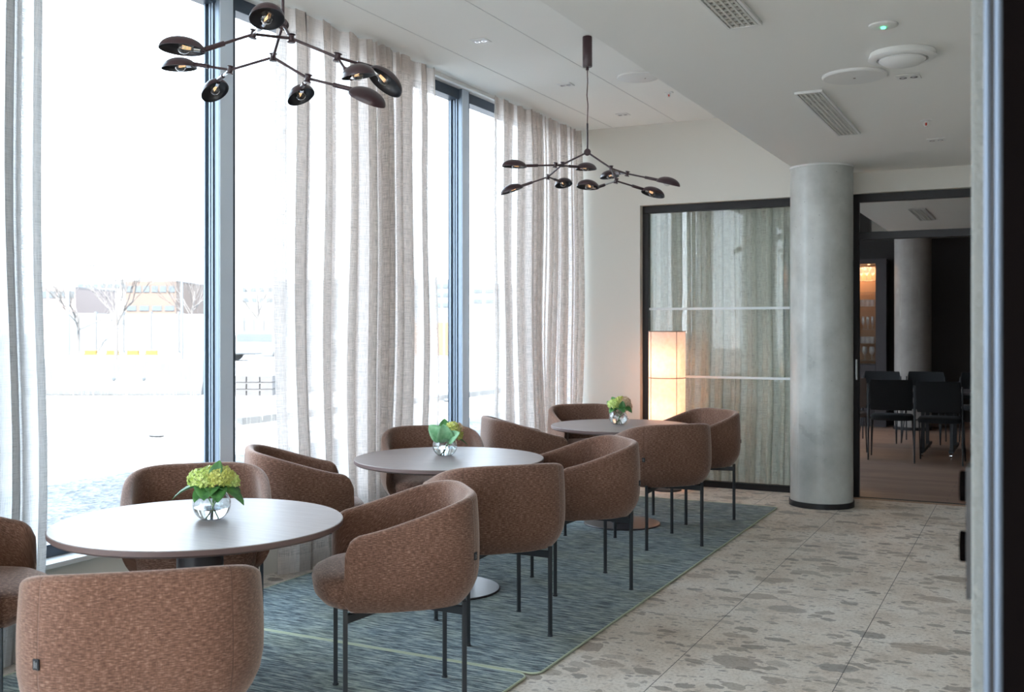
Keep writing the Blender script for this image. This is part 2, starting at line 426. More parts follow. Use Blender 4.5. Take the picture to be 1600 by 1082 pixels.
def ground_mat():
    m, nt, b = mat('pale gravel ground')
    t = N(nt, 'ShaderNodeTexCoord'); co = t.outputs['Object']
    v = N(nt, 'ShaderNodeTexVoronoi', Scale=22.0); nt.links.new(co, v.inputs['Vector'])
    n = N(nt, 'ShaderNodeTexNoise', Scale=1.1, Detail=8.0, Roughness=0.7); nt.links.new(co, n.inputs['Vector'])
    r = ramp(nt, n.outputs['Fac'], [(0.35, (0.12, 0.12, 0.12)), (0.6, (0.32, 0.32, 0.32))]).outputs[0]
    sp = N(nt, 'ShaderNodeSeparateColor'); nt.links.new(v.outputs['Color'], sp.inputs[0])
    st = ramp(nt, sp.outputs[0], [(0.0, (0.22, 0.24, 0.26)), (0.5, (0.6, 0.6, 0.6)), (1.0, (1.0, 1.0, 1.0))]).outputs[0]
    nt.links.new(mix(nt, 0.85, r, st, 'MULTIPLY'), b.inputs['Base Color'])
    b.inputs['Roughness'].default_value = 0.9
    bp = N(nt, 'ShaderNodeBump', Strength=0.8, Distance=0.03)
    nt.links.new(v.outputs['Distance'], bp.inputs['Height']); nt.links.new(bp.outputs[0], b.inputs['Normal'])
    return m
M['ground'] = ground_mat()
M['barrier'] = concrete_mat('pale barrier concrete', (0.055, 0.059, 0.063), (0.070, 0.074, 0.078), 0.8)
M['brick'] = simple('orange brick', (0.082, 0.060, 0.050), 0.9)
M['brick_red'] = simple('red wall', (0.14, 0.115, 0.11), 0.9)
M['pale_build'] = simple('pale render', (0.12, 0.12, 0.12), 0.9)
M['grey_build'] = simple('blue grey cladding', (0.075, 0.085, 0.092), 0.8)
M['dark_window'] = simple('dark window', (0.045, 0.055, 0.062), 0.5)
M['orange'] = simple('orange panel', (0.13, 0.075, 0.04), 0.8)
M['yellow'] = simple('yellow marker', (0.14, 0.09, 0.01), 0.7)
M['tree'] = simple('bare twigs', (0.075, 0.07, 0.068), 0.9)
M['hedge'] = simple('grey green shrub', (0.13, 0.16, 0.14), 0.9)
M['pole'] = simple('galvanised pole', (0.07, 0.075, 0.08), 0.5)
M['pallet'] = simple('weathered pallet wood', (0.065, 0.065, 0.068), 0.9)
M['carpaint'] = simple('grey car paint', (0.07, 0.078, 0.085), 0.4)

def plaster_mat():
    m, nt, b = mat('grey textured plaster')
    t = N(nt, 'ShaderNodeTexCoord'); co = t.outputs['Object']
    n = N(nt, 'ShaderNodeTexNoise', Scale=110.0, Detail=2.0); nt.links.new(co, n.inputs['Vector'])
    b.inputs['Base Color'].default_value = (0.25, 0.262, 0.255, 1); b.inputs['Roughness'].default_value = 0.85
    bp = N(nt, 'ShaderNodeBump', Strength=0.9, Distance=0.004)
    nt.links.new(n.outputs['Fac'], bp.inputs['Height']); nt.links.new(bp.outputs[0], b.inputs['Normal'])
    return m
M['plaster'] = plaster_mat()

# ------------------------------------------------------------ mesh builder
class MB:
    def __init__(s): s.v = []; s.f = []; s.uv = None; s.mi = []; s.cur = 0
    def quad(s, *idx): s.f.append(tuple(idx)); s.mi.append(s.cur)
    def add(s, vs, fs):
        n = len(s.v); s.v += [tuple(v) for v in vs]
        for f in fs: s.quad(*[n + i for i in f])
        return s
    def box(s, x0, x1, y0, y1, z0, z1, mtx=None):
        vs = [Vector((x, y, z)) for x in (x0, x1) for y in (y0, y1) for z in (z0, z1)]
        if mtx: vs = [mtx @ v for v in vs]
        return s.add(vs, [(0, 1, 3, 2), (4, 6, 7, 5), (0, 4, 5, 1), (2, 3, 7, 6), (0, 2, 6, 4), (1, 5, 7, 3)])
    def tube(s, pts, r, n=10, cap=True):
        pts = [Vector(p) for p in pts]
        rs = r if isinstance(r, (list, tuple)) else [r] * len(pts)
        base = len(s.v); up = None
        for i, p in enumerate(pts):
            d = (pts[min(i + 1, len(pts) - 1)] - pts[max(i - 1, 0)]).normalized()
            if up is None: up = Vector((0, 0, 1)) if abs(d.z) < 0.9 else Vector((1, 0, 0))
            a = d.cross(up).normalized(); b = a.cross(d).normalized(); up = b
            for k in range(n):
                t = 2 * PI * k / n
                s.v.append(tuple(p + rs[i] * (math.cos(t) * a + math.sin(t) * b)))
        for i in range(len(pts) - 1):
            for k in range(n):
                k2 = (k + 1) % n
                s.quad(base + i * n + k, base + i * n + k2, base + (i + 1) * n + k2, base + (i + 1) * n + k)
        if cap:
            s.quad(*[base + k for k in range(n)][::-1]); s.quad(*[base + (len(pts) - 1) * n + k for k in range(n)])
        return s
    def lathe(s, prof, n=32, mtx=None, sx=1.0, sy=1.0, close=False):
        base = len(s.v)
        for r, z in prof:
            for k in range(n):
                t = 2 * PI * k / n
                v = Vector((r * math.cos(t) * sx, r * math.sin(t) * sy, z))
                s.v.append(tuple(mtx @ v if mtx else v))
        m = len(prof)
        for i in range(m - 1 if not close else m):
            j = (i + 1) % m
            for k in range(n):
                k2 = (k + 1) % n
                s.quad(base + i * n + k, base + i * n + k2, base + j * n + k2, base + j * n + k)
        if not close:
            if prof[0][0] > 1e-5: s.quad(*[base + k for k in range(n)][::-1])
            if prof[-1][0] > 1e-5: s.quad(*[base + (m - 1) * n + k for k in range(n)])
        return s
    def build(s, name, material, parent=None, smooth=None, bevel=0.0, loc=None):
        me = bpy.data.meshes.new(name)
        me.from_pydata(s.v, [], s.f)
        mats = material if isinstance(material, (list, tuple)) else [material]
        for mm in mats: me.materials.append(mm)
        if len(mats) > 1:
            for p, i in zip(me.polygons, s.mi): p.material_index = i
        bm = bmesh.new(); bm.from_mesh(me)
        bmesh.ops.remove_doubles(bm, verts=bm.verts, dist=1e-6)
        bmesh.ops.recalc_face_normals(bm, faces=bm.faces)
        bm.to_mesh(me); bm.free()
        if s.uv:
            ul = me.uv_layers.new(name='UVMap')
            for l in me.loops:
                co = me.vertices[l.vertex_index].co
                ul.data[l.index].uv = s.uv(co)
        if smooth is not None:
            for p in me.polygons: p.use_smooth = True
            me.set_sharp_from_angle(angle=math.radians(smooth))
        o = bpy.data.objects.new(name, me); COL.objects.link(o)
        if parent: o.parent = parent
        if loc is not None: o.location = loc
        if bevel:
            bv = o.modifiers.new('bevel', 'BEVEL'); bv.width = bevel; bv.segments = 2; bv.limit_method = 'ANGLE'
        return o

def tag(o, label, cat, group=None, kind=None):
    o['label'] = label; o['category'] = cat
    if group: o['group'] = group
    if kind: o['kind'] = kind
    return o
def thing(name, label, cat, loc=(0, 0, 0), rz=0, group=None):
    o = bpy.data.objects.new(name, None); COL.objects.link(o)
    o.location = loc; o.rotation_euler = (0, 0, rz); o.empty_display_size = 0.1
    return tag(o, label, cat, group)
def struct(o):
    o['kind'] = 'structure'; return o
def dup(root, loc, rz, label, group=None):
    r = root.copy(); COL.objects.link(r); r.location = loc; r.rotation_euler = (0, 0, rz); r['label'] = label
    if group: r['group'] = group
    def rec(src, dst):
        for ch in list(src.children):
            c = ch.copy(); COL.objects.link(c); c.parent = dst
            rec(ch, c)
    rec(root, r)
    return r

# ------------------------------------------------------------ the room
XW, XC = -4.10, -3.95      # inner window profile face, curtain line
YB, YF, YE = -4.0, 9.30, 16.6
XR = 3.0
struct(MB().box(-4.35, XR, YB, YF + 0.09, -0.1, 0).build('floor', M['floor']))
struct(MB().box(-4.35, XR, YF + 0.09, YE + .4, -0.1, 0).build('floor_far_room', M['wood']))
m = MB().box(-4.02, -1.74, YB, YF, 3.39, 3.55)
struct(m.build('ceiling', M['ceiling']))
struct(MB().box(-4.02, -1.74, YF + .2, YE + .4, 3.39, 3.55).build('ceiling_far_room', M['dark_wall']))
struct(MB().box(-1.81, XR, YB, YF, 2.81, 3.7).build('ceiling_soffit', M['soffit'], bevel=.004))
struct(MB().box(-1.81, XR, YF + .2, YE + .4, 2.81, 3.7).build('ceiling_soffit_far_room', M['soffit']))
struct(MB().box(-4.6, XR + .2, YB - .2, YE + .6, 3.7, 9.5).build('wall_facade', M['pale_build']))
# hairline joints between the ceiling boards
jm = MB()
for x in (-2.975, -3.61):
    jm.box(x - .002, x + .002, YB, YF - .01, 3.3875, 3.392)
struct(jm.build('trim_1', simple('grey joint', (0.74, 0.74, 0.72), 0.9)))
# wall above/around the windows and the low wall under them
struct(MB().box(-4.35, -4.02, YB, YE + .4, 3.39, 3.75).build('wall_window_head', M['white_disc']))
struct(MB().box(-4.35, -4.08, YB, YE + .4, -.05, 0.36).build('wall_window', M['wall']))
struct(MB().box(-4.35, -4.04, YB, YE + .4, 0.36, 0.385).build('trim_2', M['sill'], bevel=.004))
# curtain recess track
struct(MB().box(-4.02, -3.99, YB, YF, 3.36, 3.39).build('trim_3', M['white_plastic']))

# far wall with one wide opening: pier at left, beam above
struct(MB().box(-4.35, -3.334, YF, YF + .2, 0, 3.7).box(-3.334, XR, YF, YF + .2, 2.63, 3.7).box(0.9, XR, YF, YF + .2, 0, 2.63)
       .build('wall_far', M['wall']))
struct(MB().box(XR, XR + .2, YB, YF, 0, 3.7).build('wall_right', M['wall']))
struct(MB().box(-4.35, XR, YB - .2, YB, 0, .4).box(-4.35, XR, YB - .2, YB, 3.0, 3.7).box(-4.35, -3.8, YB - .2, YB, .4, 3.0).box(2.6, XR, YB - .2, YB, .4, 3.0).build('wall_back', M['wall']))
wb = MB().box(-3.8, 2.6, YB - .12, YB - .11, .4, 3.0)
wbo = struct(wb.build('window_10', M['pane']))  # unseen window added behind the camera to brighten the interior
MB().box(-3.8, 2.6, YB - .14, YB - .06, .4, .46).box(-3.8, 2.6, YB - .14, YB - .06, 2.94, 3.0).box(-1.7, -1.64, YB - .14, YB - .06, .46, 2.94).box(.45, .51, YB - .14, YB - .06, .46, 2.94).build('frame', M['alu_dark'], wbo)
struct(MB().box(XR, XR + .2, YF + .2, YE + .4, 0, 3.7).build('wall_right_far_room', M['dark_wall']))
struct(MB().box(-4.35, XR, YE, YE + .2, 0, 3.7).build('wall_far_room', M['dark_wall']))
struct(MB().box(-1.9, XR, YE - .02, YE, 0, 0.09).build('baseboard_far', simple('brown skirting', (0.16, 0.09, 0.06), .5)))

# windows: mullions and panes
def window(name, y0, y1, first=True):
    root = bpy.data.objects.new(name, None); COL.objects.link(root); root['kind'] = 'structure'
    root.location = (XW, y0, 0)
    def L(m): 
        m.v = [(v[0] - XW, v[1] - y0, v[2]) for v in m.v]; return m
    zb, zt = 0.385, 3.34
    L(MB().box(-4.20, -4.185, y0 + .05, y1 - .05, zb + .04, zt - .02)).build('pane', M['pane'], root)
    # left mullion: stepped dark profiles on the near side, pale face plate
    fr = MB()
    fr.box(-4.235, -4.16, y0 - .035, y0 + .05, zb, 3.45)
    fr.box(-4.235, -4.16, y1 - .05, y1 - .0, zb, 3.45)
    fr.box(-4.235, -4.13, y0 + .05, y1 - .05, zt - .03, zt + .05)
    fr.box(-4.235, -4.16, y0 + .05, y1 - .05, zb, zb + .06)
    L(fr).build('frame', M['alu_dark'], root, bevel=.003)
    st = MB()
    st.box(-4.155, -4.14, y0 - .035, y0 + .045, zb, 3.45)
    st.box(-4.20, -4.185, y0 + .045, y0 + .075, zb, zt)
    L(st).build('gasket', M['alu'], root, bevel=.002)
    return root
WY = [-3.98, -0.95, 1.80, 4.55, 7.30]
wends = [-0.95, 1.80, 4.55, 7.30, 9.30]
for i, (a, b) in enumerate(zip(WY, wends)):
    window('window_%d' % (i + 1), a, b)
for i, (a, b) in enumerate([(9.5, 11.9), (11.9, 14.2), (14.2, 16.6)]):
    window('window_%d' % (i + 6), a, b)
# interior mullion posts
n = 1
for y in (-.95, 1.80, 4.53, 7.30):
    h = MB()
    h.box(-4.14, XW - .004, y - .055, y + .055, .385, 3.45)
    h.box(-4.23, -4.14, y - .035, y + .06, .385, 3.45)
    o = struct(h.build('trim_%d' % (3 + n), M['alu'], bevel=.003)); n += 1
    MB().box(XW - .0045, XW, y - .053, y + .053, .385, 3.45).build('face_plate', M['alu_light'], o, bevel=.001)
    g = MB()
    for k, (xx, dd) in enumerate(((-4.150, .064), (-4.175, .058), (-4.205, .066))):
        g.box(xx - .006, xx + .006, y - dd, y + .066, .385, 3.45)
    g.build('glazing_bead', M['alu'], o, bevel=.001)
    MB().box(-4.14, XW - .012, y + .055, y + .085, .385, 3.45).build('black_gasket', M['alu_dark'], o)
# head channel above the glass
struct(MB().box(-4.14, -4.07, YB, YF, 3.40, 3.47).build('trim_8', M['alu_light']))
struct(MB().box(-4.16, -4.06, YB, YF, 3.47, 3.50).build('trim_9', M['white_plastic']))

# ------------------------------------------------------------ curtains
def curtain(name, label, y0, y1, segs, mt, x=XC, ztop=3.365, zbot=0.015, seed=1, axis='y', group=None):
    """segs: (end fraction, fold wavelength, amplitude); folds are gathered more where the wavelength is short"""
    rnd = random.Random(seed)
    pts = []; y = y0; ph = rnd.random() * 6; s = 0.0; last = None
    lam_j = 1.0; am_j = 1.0
    while y < y1:
        f = (y - y0) / (y1 - y0)
        sg = next(g for g in segs if f <= g[0] + 1e-6)
        lam, am = sg[1] * lam_j, sg[2] * am_j
        xx = am * math.sin(ph) + 0.3 * am * math.sin(2.3 * ph + seed)
        yo = 0.30 * lam * math.sin(2 * ph)
        p = (xx, min(max(y + yo, y0), y1))
        if last: s += math.hypot(p[0] - last[0], p[1] - last[1])
        pts.append((p[0], p[1], s)); last = p
        dy = lam / 18
        ph0 = ph; ph += 2 * PI / 18; y += dy
        if int(ph / (2 * PI)) != int(ph0 / (2 * PI)):
            lam_j = 0.65 + 0.8 * rnd.random(); am_j = 0.6 + 0.7 * rnd.random()
    NZ = 14
    vs = []; uvs = []
    for i in range(NZ + 1):
        t = i / NZ; z = zbot + (ztop - zbot) * t
        k = 1.0 if t < .9 else 1.0 - 0.35 * (t - .9) / .1
        for (a, b, s) in pts:
            sway = 0.010 * math.sin(2.2 * t * PI + b * 3 + seed) * (1 - t) * 2 + 0.02 * noise.noise(Vector((b * 5, t * 2.5, seed))) * (1 - t)
            dx = a * k + sway
            zz = z + (0.012 * abs(math.sin(s * 18)) if t == 1.0 else 0)
            vs.append((x + dx, b + sway * .6, zz) if axis == 'y' else (b + sway * .6, x + dx, zz)); uvs.append((s, z))
    n = len(pts)
    fs = [(i * n + j, i * n + j + 1, (i + 1) * n + j + 1, (i + 1) * n + j) for i in range(NZ) for j in range(n - 1)]
    me = bpy.data.meshes.new(name); me.from_pydata(vs, [], fs); me.materials.append(mt)
    ul = me.uv_layers.new(name='UVMap')
    for l in me.loops: ul.data[l.index].uv = uvs[l.vertex_index]
    for p in me.polygons: p.use_smooth = True
    o = bpy.data.objects.new(name, me); COL.objects.link(o)
    return tag(o, label, 'curtain', group)
curtain('sheer_curtain', 'sheer linen curtain at the left edge of the window wall, cut by the photo edge', 1.2, 3.17, [(0.9, .11, .055), (1, .10, .03)], M['sheer_dense'], seed=3)
curtain('sheer_curtain', 'wide beige sheer curtain between the two window posts, bunched in its middle', 4.83, 6.53,
        [(0.40, .20, .045), (0.50, .12, .06), (0.74, .075, .075), (1, .19, .045)], M['sheer'], seed=5)
curtain('sheer_curtain', 'beige sheer curtain gathered against the far wall corner', 7.48, 9.24, [(0.35, .19, .04), (1, .085, .06)], M['sheer'], seed=8)
curtain('sheer_curtain', 'sheer linen curtain on the window behind the camera', -3.6, -1.4, [(1, .14, .05)], M['sheer'], seed=9)
curtain('sheer_curtain', 'grey pleated sheer curtain hanging behind the interior glass wall', -3.60, -1.42, [(1, .12, .042)], M['sheer_grey'], x=YF + .42, ztop=2.75, seed=12, axis='x')

curtain('sheer_curtain', 'sheer curtain on the far room window behind the glass wall', 9.9, 12.3, [(1, .15, .05)], M['sheer'], seed=21)
curtain('sheer_curtain', 'sheer curtain on the deepest far room window', 13.4, 16.0, [(1, .15, .05)], M['sheer'], seed=22)
def wand(px, Zd, ztip, label):
    b = P(px, 513, Zd)
    root = thing('curtain_wand', label, 'curtain wand', (b.x, b.y, ztip), group='curtain wands')
    MB().tube([(0, 0, 0.15), (0, 0, 3.37 - ztip)], .0035, 8).build('cord', M['wand'], root, 40)
    MB().tube([(0, 0, 0), (0, 0, 0.17)], .008, 8).build('handle', M['wand'], root, 40)
wand(60.5, 4.72, 1.64, 'thin grey wand hanging beside the curtain at the left edge of the photo')
wand(447, 6.25, 1.60, 'thin grey wand hanging at the left edge of the wide middle curtain')

# ------------------------------------------------------------ interior glass wall and door frame
gw = bpy.data.objects.new('window_9', None); COL.objects.link(gw); gw['kind'] = 'structure'; gw.location = (-3.334, YF, 0)
def R(mb, loc=(-3.334, YF, 0)):
    mb.v = [(v[0] - loc[0], v[1] - loc[1], v[2] - loc[2]) for v in mb.v]; return mb
FY0, FY1 = YF + .07, YF + .13
fr = MB().box(-3.334, -1.43, FY0, FY1, 2.56, 2.63).box(-3.334, -3.275, FY0, FY1, 0, 2.56).box(-3.275, -1.43, FY0, FY1, 0, .055).box(-1.50, -1.43, FY0, FY1, 0.055, 2.56)
R(fr).build('frame', M['dark_frame'], gw, bevel=.003)
R(MB().box(-3.275, -1.50, YF + .095, YF + .105, .055, 2.56)).build('pane', M['pane_int'], gw)
R(MB().box(-3.275, -1.50, YF + .090, YF + .0945, 1.640, 1.662)).build('frosted_strip', M['strip'], gw)
R(MB().box(-3.275, -1.50, YF + .090, YF + .0945, 1.005, 1.027)).build('frosted_strip', M['strip'], gw)
dw = bpy.data.objects.new('door_2', None); COL.objects.link(dw); dw['kind'] = 'structure'; dw.location = (-1.40, YF, 0)
l2 = (-1.40, YF, 0)
fr = MB().box(-1.43, -1.36, FY0, FY1, 0, 2.63).box(-1.36, .9, FY0, FY1, 2.56, 2.63).box(-1.36, .9, FY0, FY1, 2.235, 2.30).box(.84, .9, FY0, FY1, 0, 2.235)
R(fr, l2).build('frame', M['dark_frame'], dw, bevel=.003)
R(MB().box(-1.36, .9, YF + .095, YF + .105, 2.30, 2.56), l2).build('transom_pane', M['pane_int'], dw)
R(MB().box(-1.36, .9, YF + .09, YF + .11, 0.0, 0.006), l2).build('threshold', M['black'], dw)
R(MB().box(-1.385, -1.37, YF + .055, YF + .07, 1.02, 1.20), l2).build('handle', M['chrome'], dw, bevel=.003)
struct(MB().box(-1.43, .9, YF - .0, YF + .06, 0, 0.004).build('trim_10', simple('oak threshold', (0.33, 0.21, 0.13), .5)))

# near doorway on the right: plaster wall end, steel strip frame, black leaf, lock plate
struct(MB().box(-.088, XR, 1.75, 1.92, 0, 2.81).build('wall_pier', M['plaster'], bevel=.004))
dn = bpy.data.objects.new('door_1', None); COL.objects.link(dn); dn['kind'] = 'structure'; dn.location = (-.05, 1.5, 0)
l3 = (-.05, 1.5, 0)
R(MB().box(-.0545, .2, 1.50, 1.56, 0, 2.81), l3).build('frame', M['black'], dn)
R(MB().tube([(-.0560, 1.502, 0), (-.0560, 1.502, 2.81)], .0042, 16), l3).build('steel_strip', M['steel_strip'], dn, 60)
R(MB().tube([(-.0425, 1.498, 0), (-.0425, 1.498, 2.81)], .0052, 16), l3).build('steel_strip', M['steel_strip'], dn, 60)
R(MB().box(-.0285, .3, 1.10, 1.145, 0.0, 2.81), l3).build('leaf', M['black_soft'], dn, bevel=.002)
lp = thing('door_lock_plate', 'black lock plate with two round knobs on the edge of the plaster wall at right', 'lock plate', (-.088, 1.80, 1.14))
MB().box(-.0085, 0.0, -.03, .03, -.095, .112).build('plate', M['black'], lp, bevel=.001)
for zc in (.078, -.018):
    kx = Matrix.Translation((-.0085, 0, zc)) @ Matrix.Rotation(-PI / 2, 4, 'Y')
    MB().lathe([(.0245, 0), (.0245, .009), (.023, .0105), (0, .0105)], 28, kx).build('knob', M['black_soft'], lp, 30)

# ------------------------------------------------------------ columns
def column(loc, mt, label):
    c = thing('concrete_column', label, 'column', loc)
    h = 2.81
    MB().lathe([(.252, .045), (.252, h - .015)], 96).build('shaft', mt, c, 40)
    MB().lathe([(.252, 0), (.262, 0), (.262, .045), (.252, .045)], 96, close=True).build('base_ring', M['black'], c, 30)
    MB().lathe([(.252, h - .016), (.257, h - .016), (.257, h - .001), (.252, h - .001)], 96, close=True).build('top_ring', M['white_disc'], c, 30)
    return c
column((-1.585, 8.86, 0), M['concrete'], 'round polished grey concrete column in front of the far glass wall')
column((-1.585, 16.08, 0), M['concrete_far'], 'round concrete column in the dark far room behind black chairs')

# ------------------------------------------------------------ ceiling fixtures
def downlight(x, y, z, label, group, s=.055):
    t = thing('square_downlight', label, 'downlight', (x, y, z), group=group)
    m = MB(); m.box(-s, s, -s, s, -.006, -.001)
    m.build('trim_plate', M['white_plastic'], t, bevel=.002)
    for k in (-1, 1):
        MB().lathe([(0.019, -.0065), (0.019, -.009), (.013, -.009), (.011, -.0065)], 20, Matrix.Translation((k * s * .45, 0, 0)), close=True).build('lamp_ring', M['chrome'], t, 40)
for k, (y, d) in enumerate(((6.08, 'nearest'), (7.48, 'middle'), (8.75, 'farthest'))):
    downlight(-3.3, y, 3.39, 'small square downlight in the high ceiling, %s of three by the curtains' % d, 'downlights in the high ceiling')
downlight(-.60, 5.87, 2.81, 'square twin downlight in the low ceiling beside the round discs', 'downlights in the low ceiling', .06)
downlight(-.625, 7.93, 2.81, 'square twin downlight in the low ceiling nearest the far wall', 'downlights in the low ceiling', .06)

def grille(x0, x1, y0, y1, label):
    t = thing('ceiling_grille', label, 'air grille', ((x0 + x1) / 2, (y0 + y1) / 2, 2.81), group='air grilles in the low ceiling')
    hx, hy = (x1 - x0) / 2, (y1 - y0) / 2
    MB().box(-hx, hx, -hy, hy, -.004, -.001).build('backing', M['grille_dark'], t)
    b = MB()
    for k in range(5):
        xx = -hx + .012 + k * (2 * hx - .024) / 4
        b.box(xx - .005, xx + .005, -hy, hy, -.014, -.004)
    n = int(2 * hy / .05)
    for k in range(n + 1):
        yy = -hy + k * 2 * hy / n
        wd = .012 if k % 5 else .022
        b.box(-hx, hx, yy - wd / 2, yy + wd / 2, -.012, -.004)
    b.build('slats', M['grille'], t)
    e = MB()
    e.box(-hx - .012, -hx, -hy - .012, hy + .012, -.016, -.001).box(hx, hx + .012, -hy - .012, hy + .012, -.016, -.001)
    e.box(-hx, hx, -hy - .012, -hy, -.016, -.001).box(-hx, hx, hy, hy + .012, -.016, -.001)
    e.build('frame', M['white_disc'], t, bevel=.002)
grille(-1.205, -1.075, 3.12, 4.53, 'long slatted air grille in the low ceiling, cut by the top edge')
grille(-1.205, -1.075, 5.98, 7.39, 'long slatted air grille in the low ceiling above the aisle')
grille(-1.26, -1.10, 10.3, 11.5, 'slatted air grille in the far room, nearer one seen through the transom')
grille(-1.26, -1.10, 12.4, 13.7, 'slatted air grille in the far room, farther one seen through the transom')

def disc_thing(name, label, cat, loc, prof, mt, part='cover', n=48):
    t = thing(name, label, cat, loc)
    MB().lathe(prof, n).build(part, mt, t, 35)
    return t
d = disc_thing('emergency_light', 'small white round ceiling light with a green led', 'emergency light', (-.597, 4.82, 2.81), [(.062, -.001), (.062, -.008), (.050, -.012), (0, -.012)], M['white_disc'])
MB().lathe([(.010, -.012), (.010, -.018), (0, -.019)], 16).build('green_led', M['green_led'], d, 40)
d = disc_thing('air_diffuser', 'white round air diffuser with a dropped central dish in the low ceiling', 'air diffuser', (-.575, 5.35, 2.81),
               [(.150, -.001), (.158, -.028), (.150, -.034), (.118, -.036), (.112, -.020), (0, -.020)], M['white_plastic'], 'ring')
MB().lathe([(.030, -.020), (.060, -.030), (.108, -.032), (.108, -.040), (.085, -.058), (.04, -.068), (0, -.070)], 48).build('dish', M['white_disc'], d, 35)
d = disc_thing('ceiling_disc', 'large flat white disc with a small hole in the low ceiling', 'ceiling disc', (-.852, 5.71, 2.81), [(.165, -.001), (.165, -.010), (.158, -.016), (0, -.018)], M['white_disc'])
MB().lathe([(.007, -.018), (.007, -.0195), (0, -.0195)], 12).build('sensor_hole', M['grille_dark'], d, 40)
d = disc_thing('ceiling_disc', 'flat white round disc in the high ceiling above the far table', 'ceiling disc', (-2.70, 7.49, 3.39), [(.16, -.001), (.16, -.010), (.154, -.014), (0, -.016)], M['white_disc'])
MB().lathe([(.006, -.016), (.006, -.0175), (0, -.0175)], 12, Matrix.Translation((.05, .02, 0))).build('sensor_hole', M['grille_dark'], d, 40)
disc_thing('smoke_detector', 'tiny white round detector in the high ceiling beside the soffit edge', 'smoke detector', (-2.45, 6.1, 3.39), [(.042, -.001), (.042, -.010), (.03, -.020), (0, -.022)], M['white_disc'])
def sprinkler(loc, label):
    t = thing('sprinkler', label, 'sprinkler', loc, group='ceiling sprinklers')
    MB().lathe([(.036, -.001), (.036, -.005), (.012, -.008), (.012, -.016), (0, -.016)], 24).build('rosette', M['white_plastic'], t, 35)
    MB().lathe([(.004, -.016), (.005, -.024), (.004, -.034), (0, -.034)], 10).build('glass_bulb', M['red_bulb'], t, 35)
    b = MB().tube([(-.012, 0, -.014), (-.013, 0, -.028), (0, 0, -.040)], .002, 6).tube([(.012, 0, -.014), (.013, 0, -.028), (0, 0, -.040)], .002, 6)
    b.lathe([(0, -.040), (.011, -.041), (.011, -.043), (0, -.043)], 16)
    b.build('deflector', M['white_plastic'], t, 35)
sprinkler((-2.66, 8.11, 3.39), 'white sprinkler head in the high ceiling')
sprinkler((-.626, 7.165, 2.81), 'white sprinkler head with red bulb in the low ceiling')

# ------------------------------------------------------------ rugs
def rug(x0, x1, y0, y1, label):
    t = thing('rug', label, 'rug', ((x0 + x1) / 2, (y0 + y1) / 2, 0), group='teal ribbed rugs')
    hx, hy = (x1 - x0) / 2, (y1 - y0) / 2
    r = .05
    def outline(ins, k=6):
        pts = []
        for (cx, cy, a0) in ((hx, hy, 0), (-hx, hy, 90), (-hx, -hy, 180), (hx, -hy, 270)):
            sx, sy = (1 if cx > 0 else -1), (1 if cy > 0 else -1)
            for i in range(k + 1):
                a = math.radians(a0 + 90 * i / k)
                pts.append((cx - sx * (r) + (r - ins) * math.cos(a), cy - sy * r + (r - ins) * math.sin(a)))
        return pts
    o = outline(.004); m = MB(); n = len(o)
    m.v = [(a, b, .001) for a, b in o] + [(a, b, .009) for a, b in o]
    m.quad(*range(n, 2 * n))
    for i in range(n): m.quad(i, (i + 1) % n, n + (i + 1) % n, n + i)
    m.build('pile', M['rug'], t)
    o = outline(0.0); 
    pp = [Vector((a, b, .007)) for a, b in o]; pp.append(pp[0]); pp.append(pp[1])
    MB().tube(pp, .005, 8, cap=False).build('piping', M['lime'], t, 60)
rug(-3.86, -1.872, 3.955, 8.53, 'large teal ribbed rug with lime piping under the middle and far tables')
rug(-3.86, -1.905, -0.75, 3.935, 'teal ribbed rug with lime piping under the nearest table')

# ------------------------------------------------------------ lounge chair
def shell_path():
    """centreline from the left arm tip round the back to the right arm tip; (x, y, nx, ny, s, f) with s measured from the middle of the back"""
    A_, B_, n_ = .316, .300, 3.2
    yc = -.015
    half = []
    K = 34
    for i in range(K + 1):
        a = PI / 2 * i / K            # 0 = back centre
        x = A_ * (math.sin(a) ** (2 / n_)); y = yc - B_ * (math.cos(a) ** (2 / n_)) if i < K else yc
        half.append(Vector((x, y)))
    L = .228
    for i in range(1, 15):
        t = i / 14
        half.append(Vector((A_ - .022 * t * t, yc + L * t)))
    full = [Vector((-p.x, p.y)) for p in half[::-1]][:-1] + half
    # resample evenly
    d = [0]
    for i in range(1, len(full)): d.append(d[-1] + (full[i] - full[i - 1]).length)
    T = d[-1]; NS = 92; out = []
    j = 0
    for k in range(NS + 1):
        s = T * k / NS
        while j < len(d) - 2 and d[j + 1] < s: j += 1
        f = (s - d[j]) / max(1e-9, d[j + 1] - d[j])
        out.append((full[j].lerp(full[j + 1], min(1, f)), s - T / 2))
    return out, T
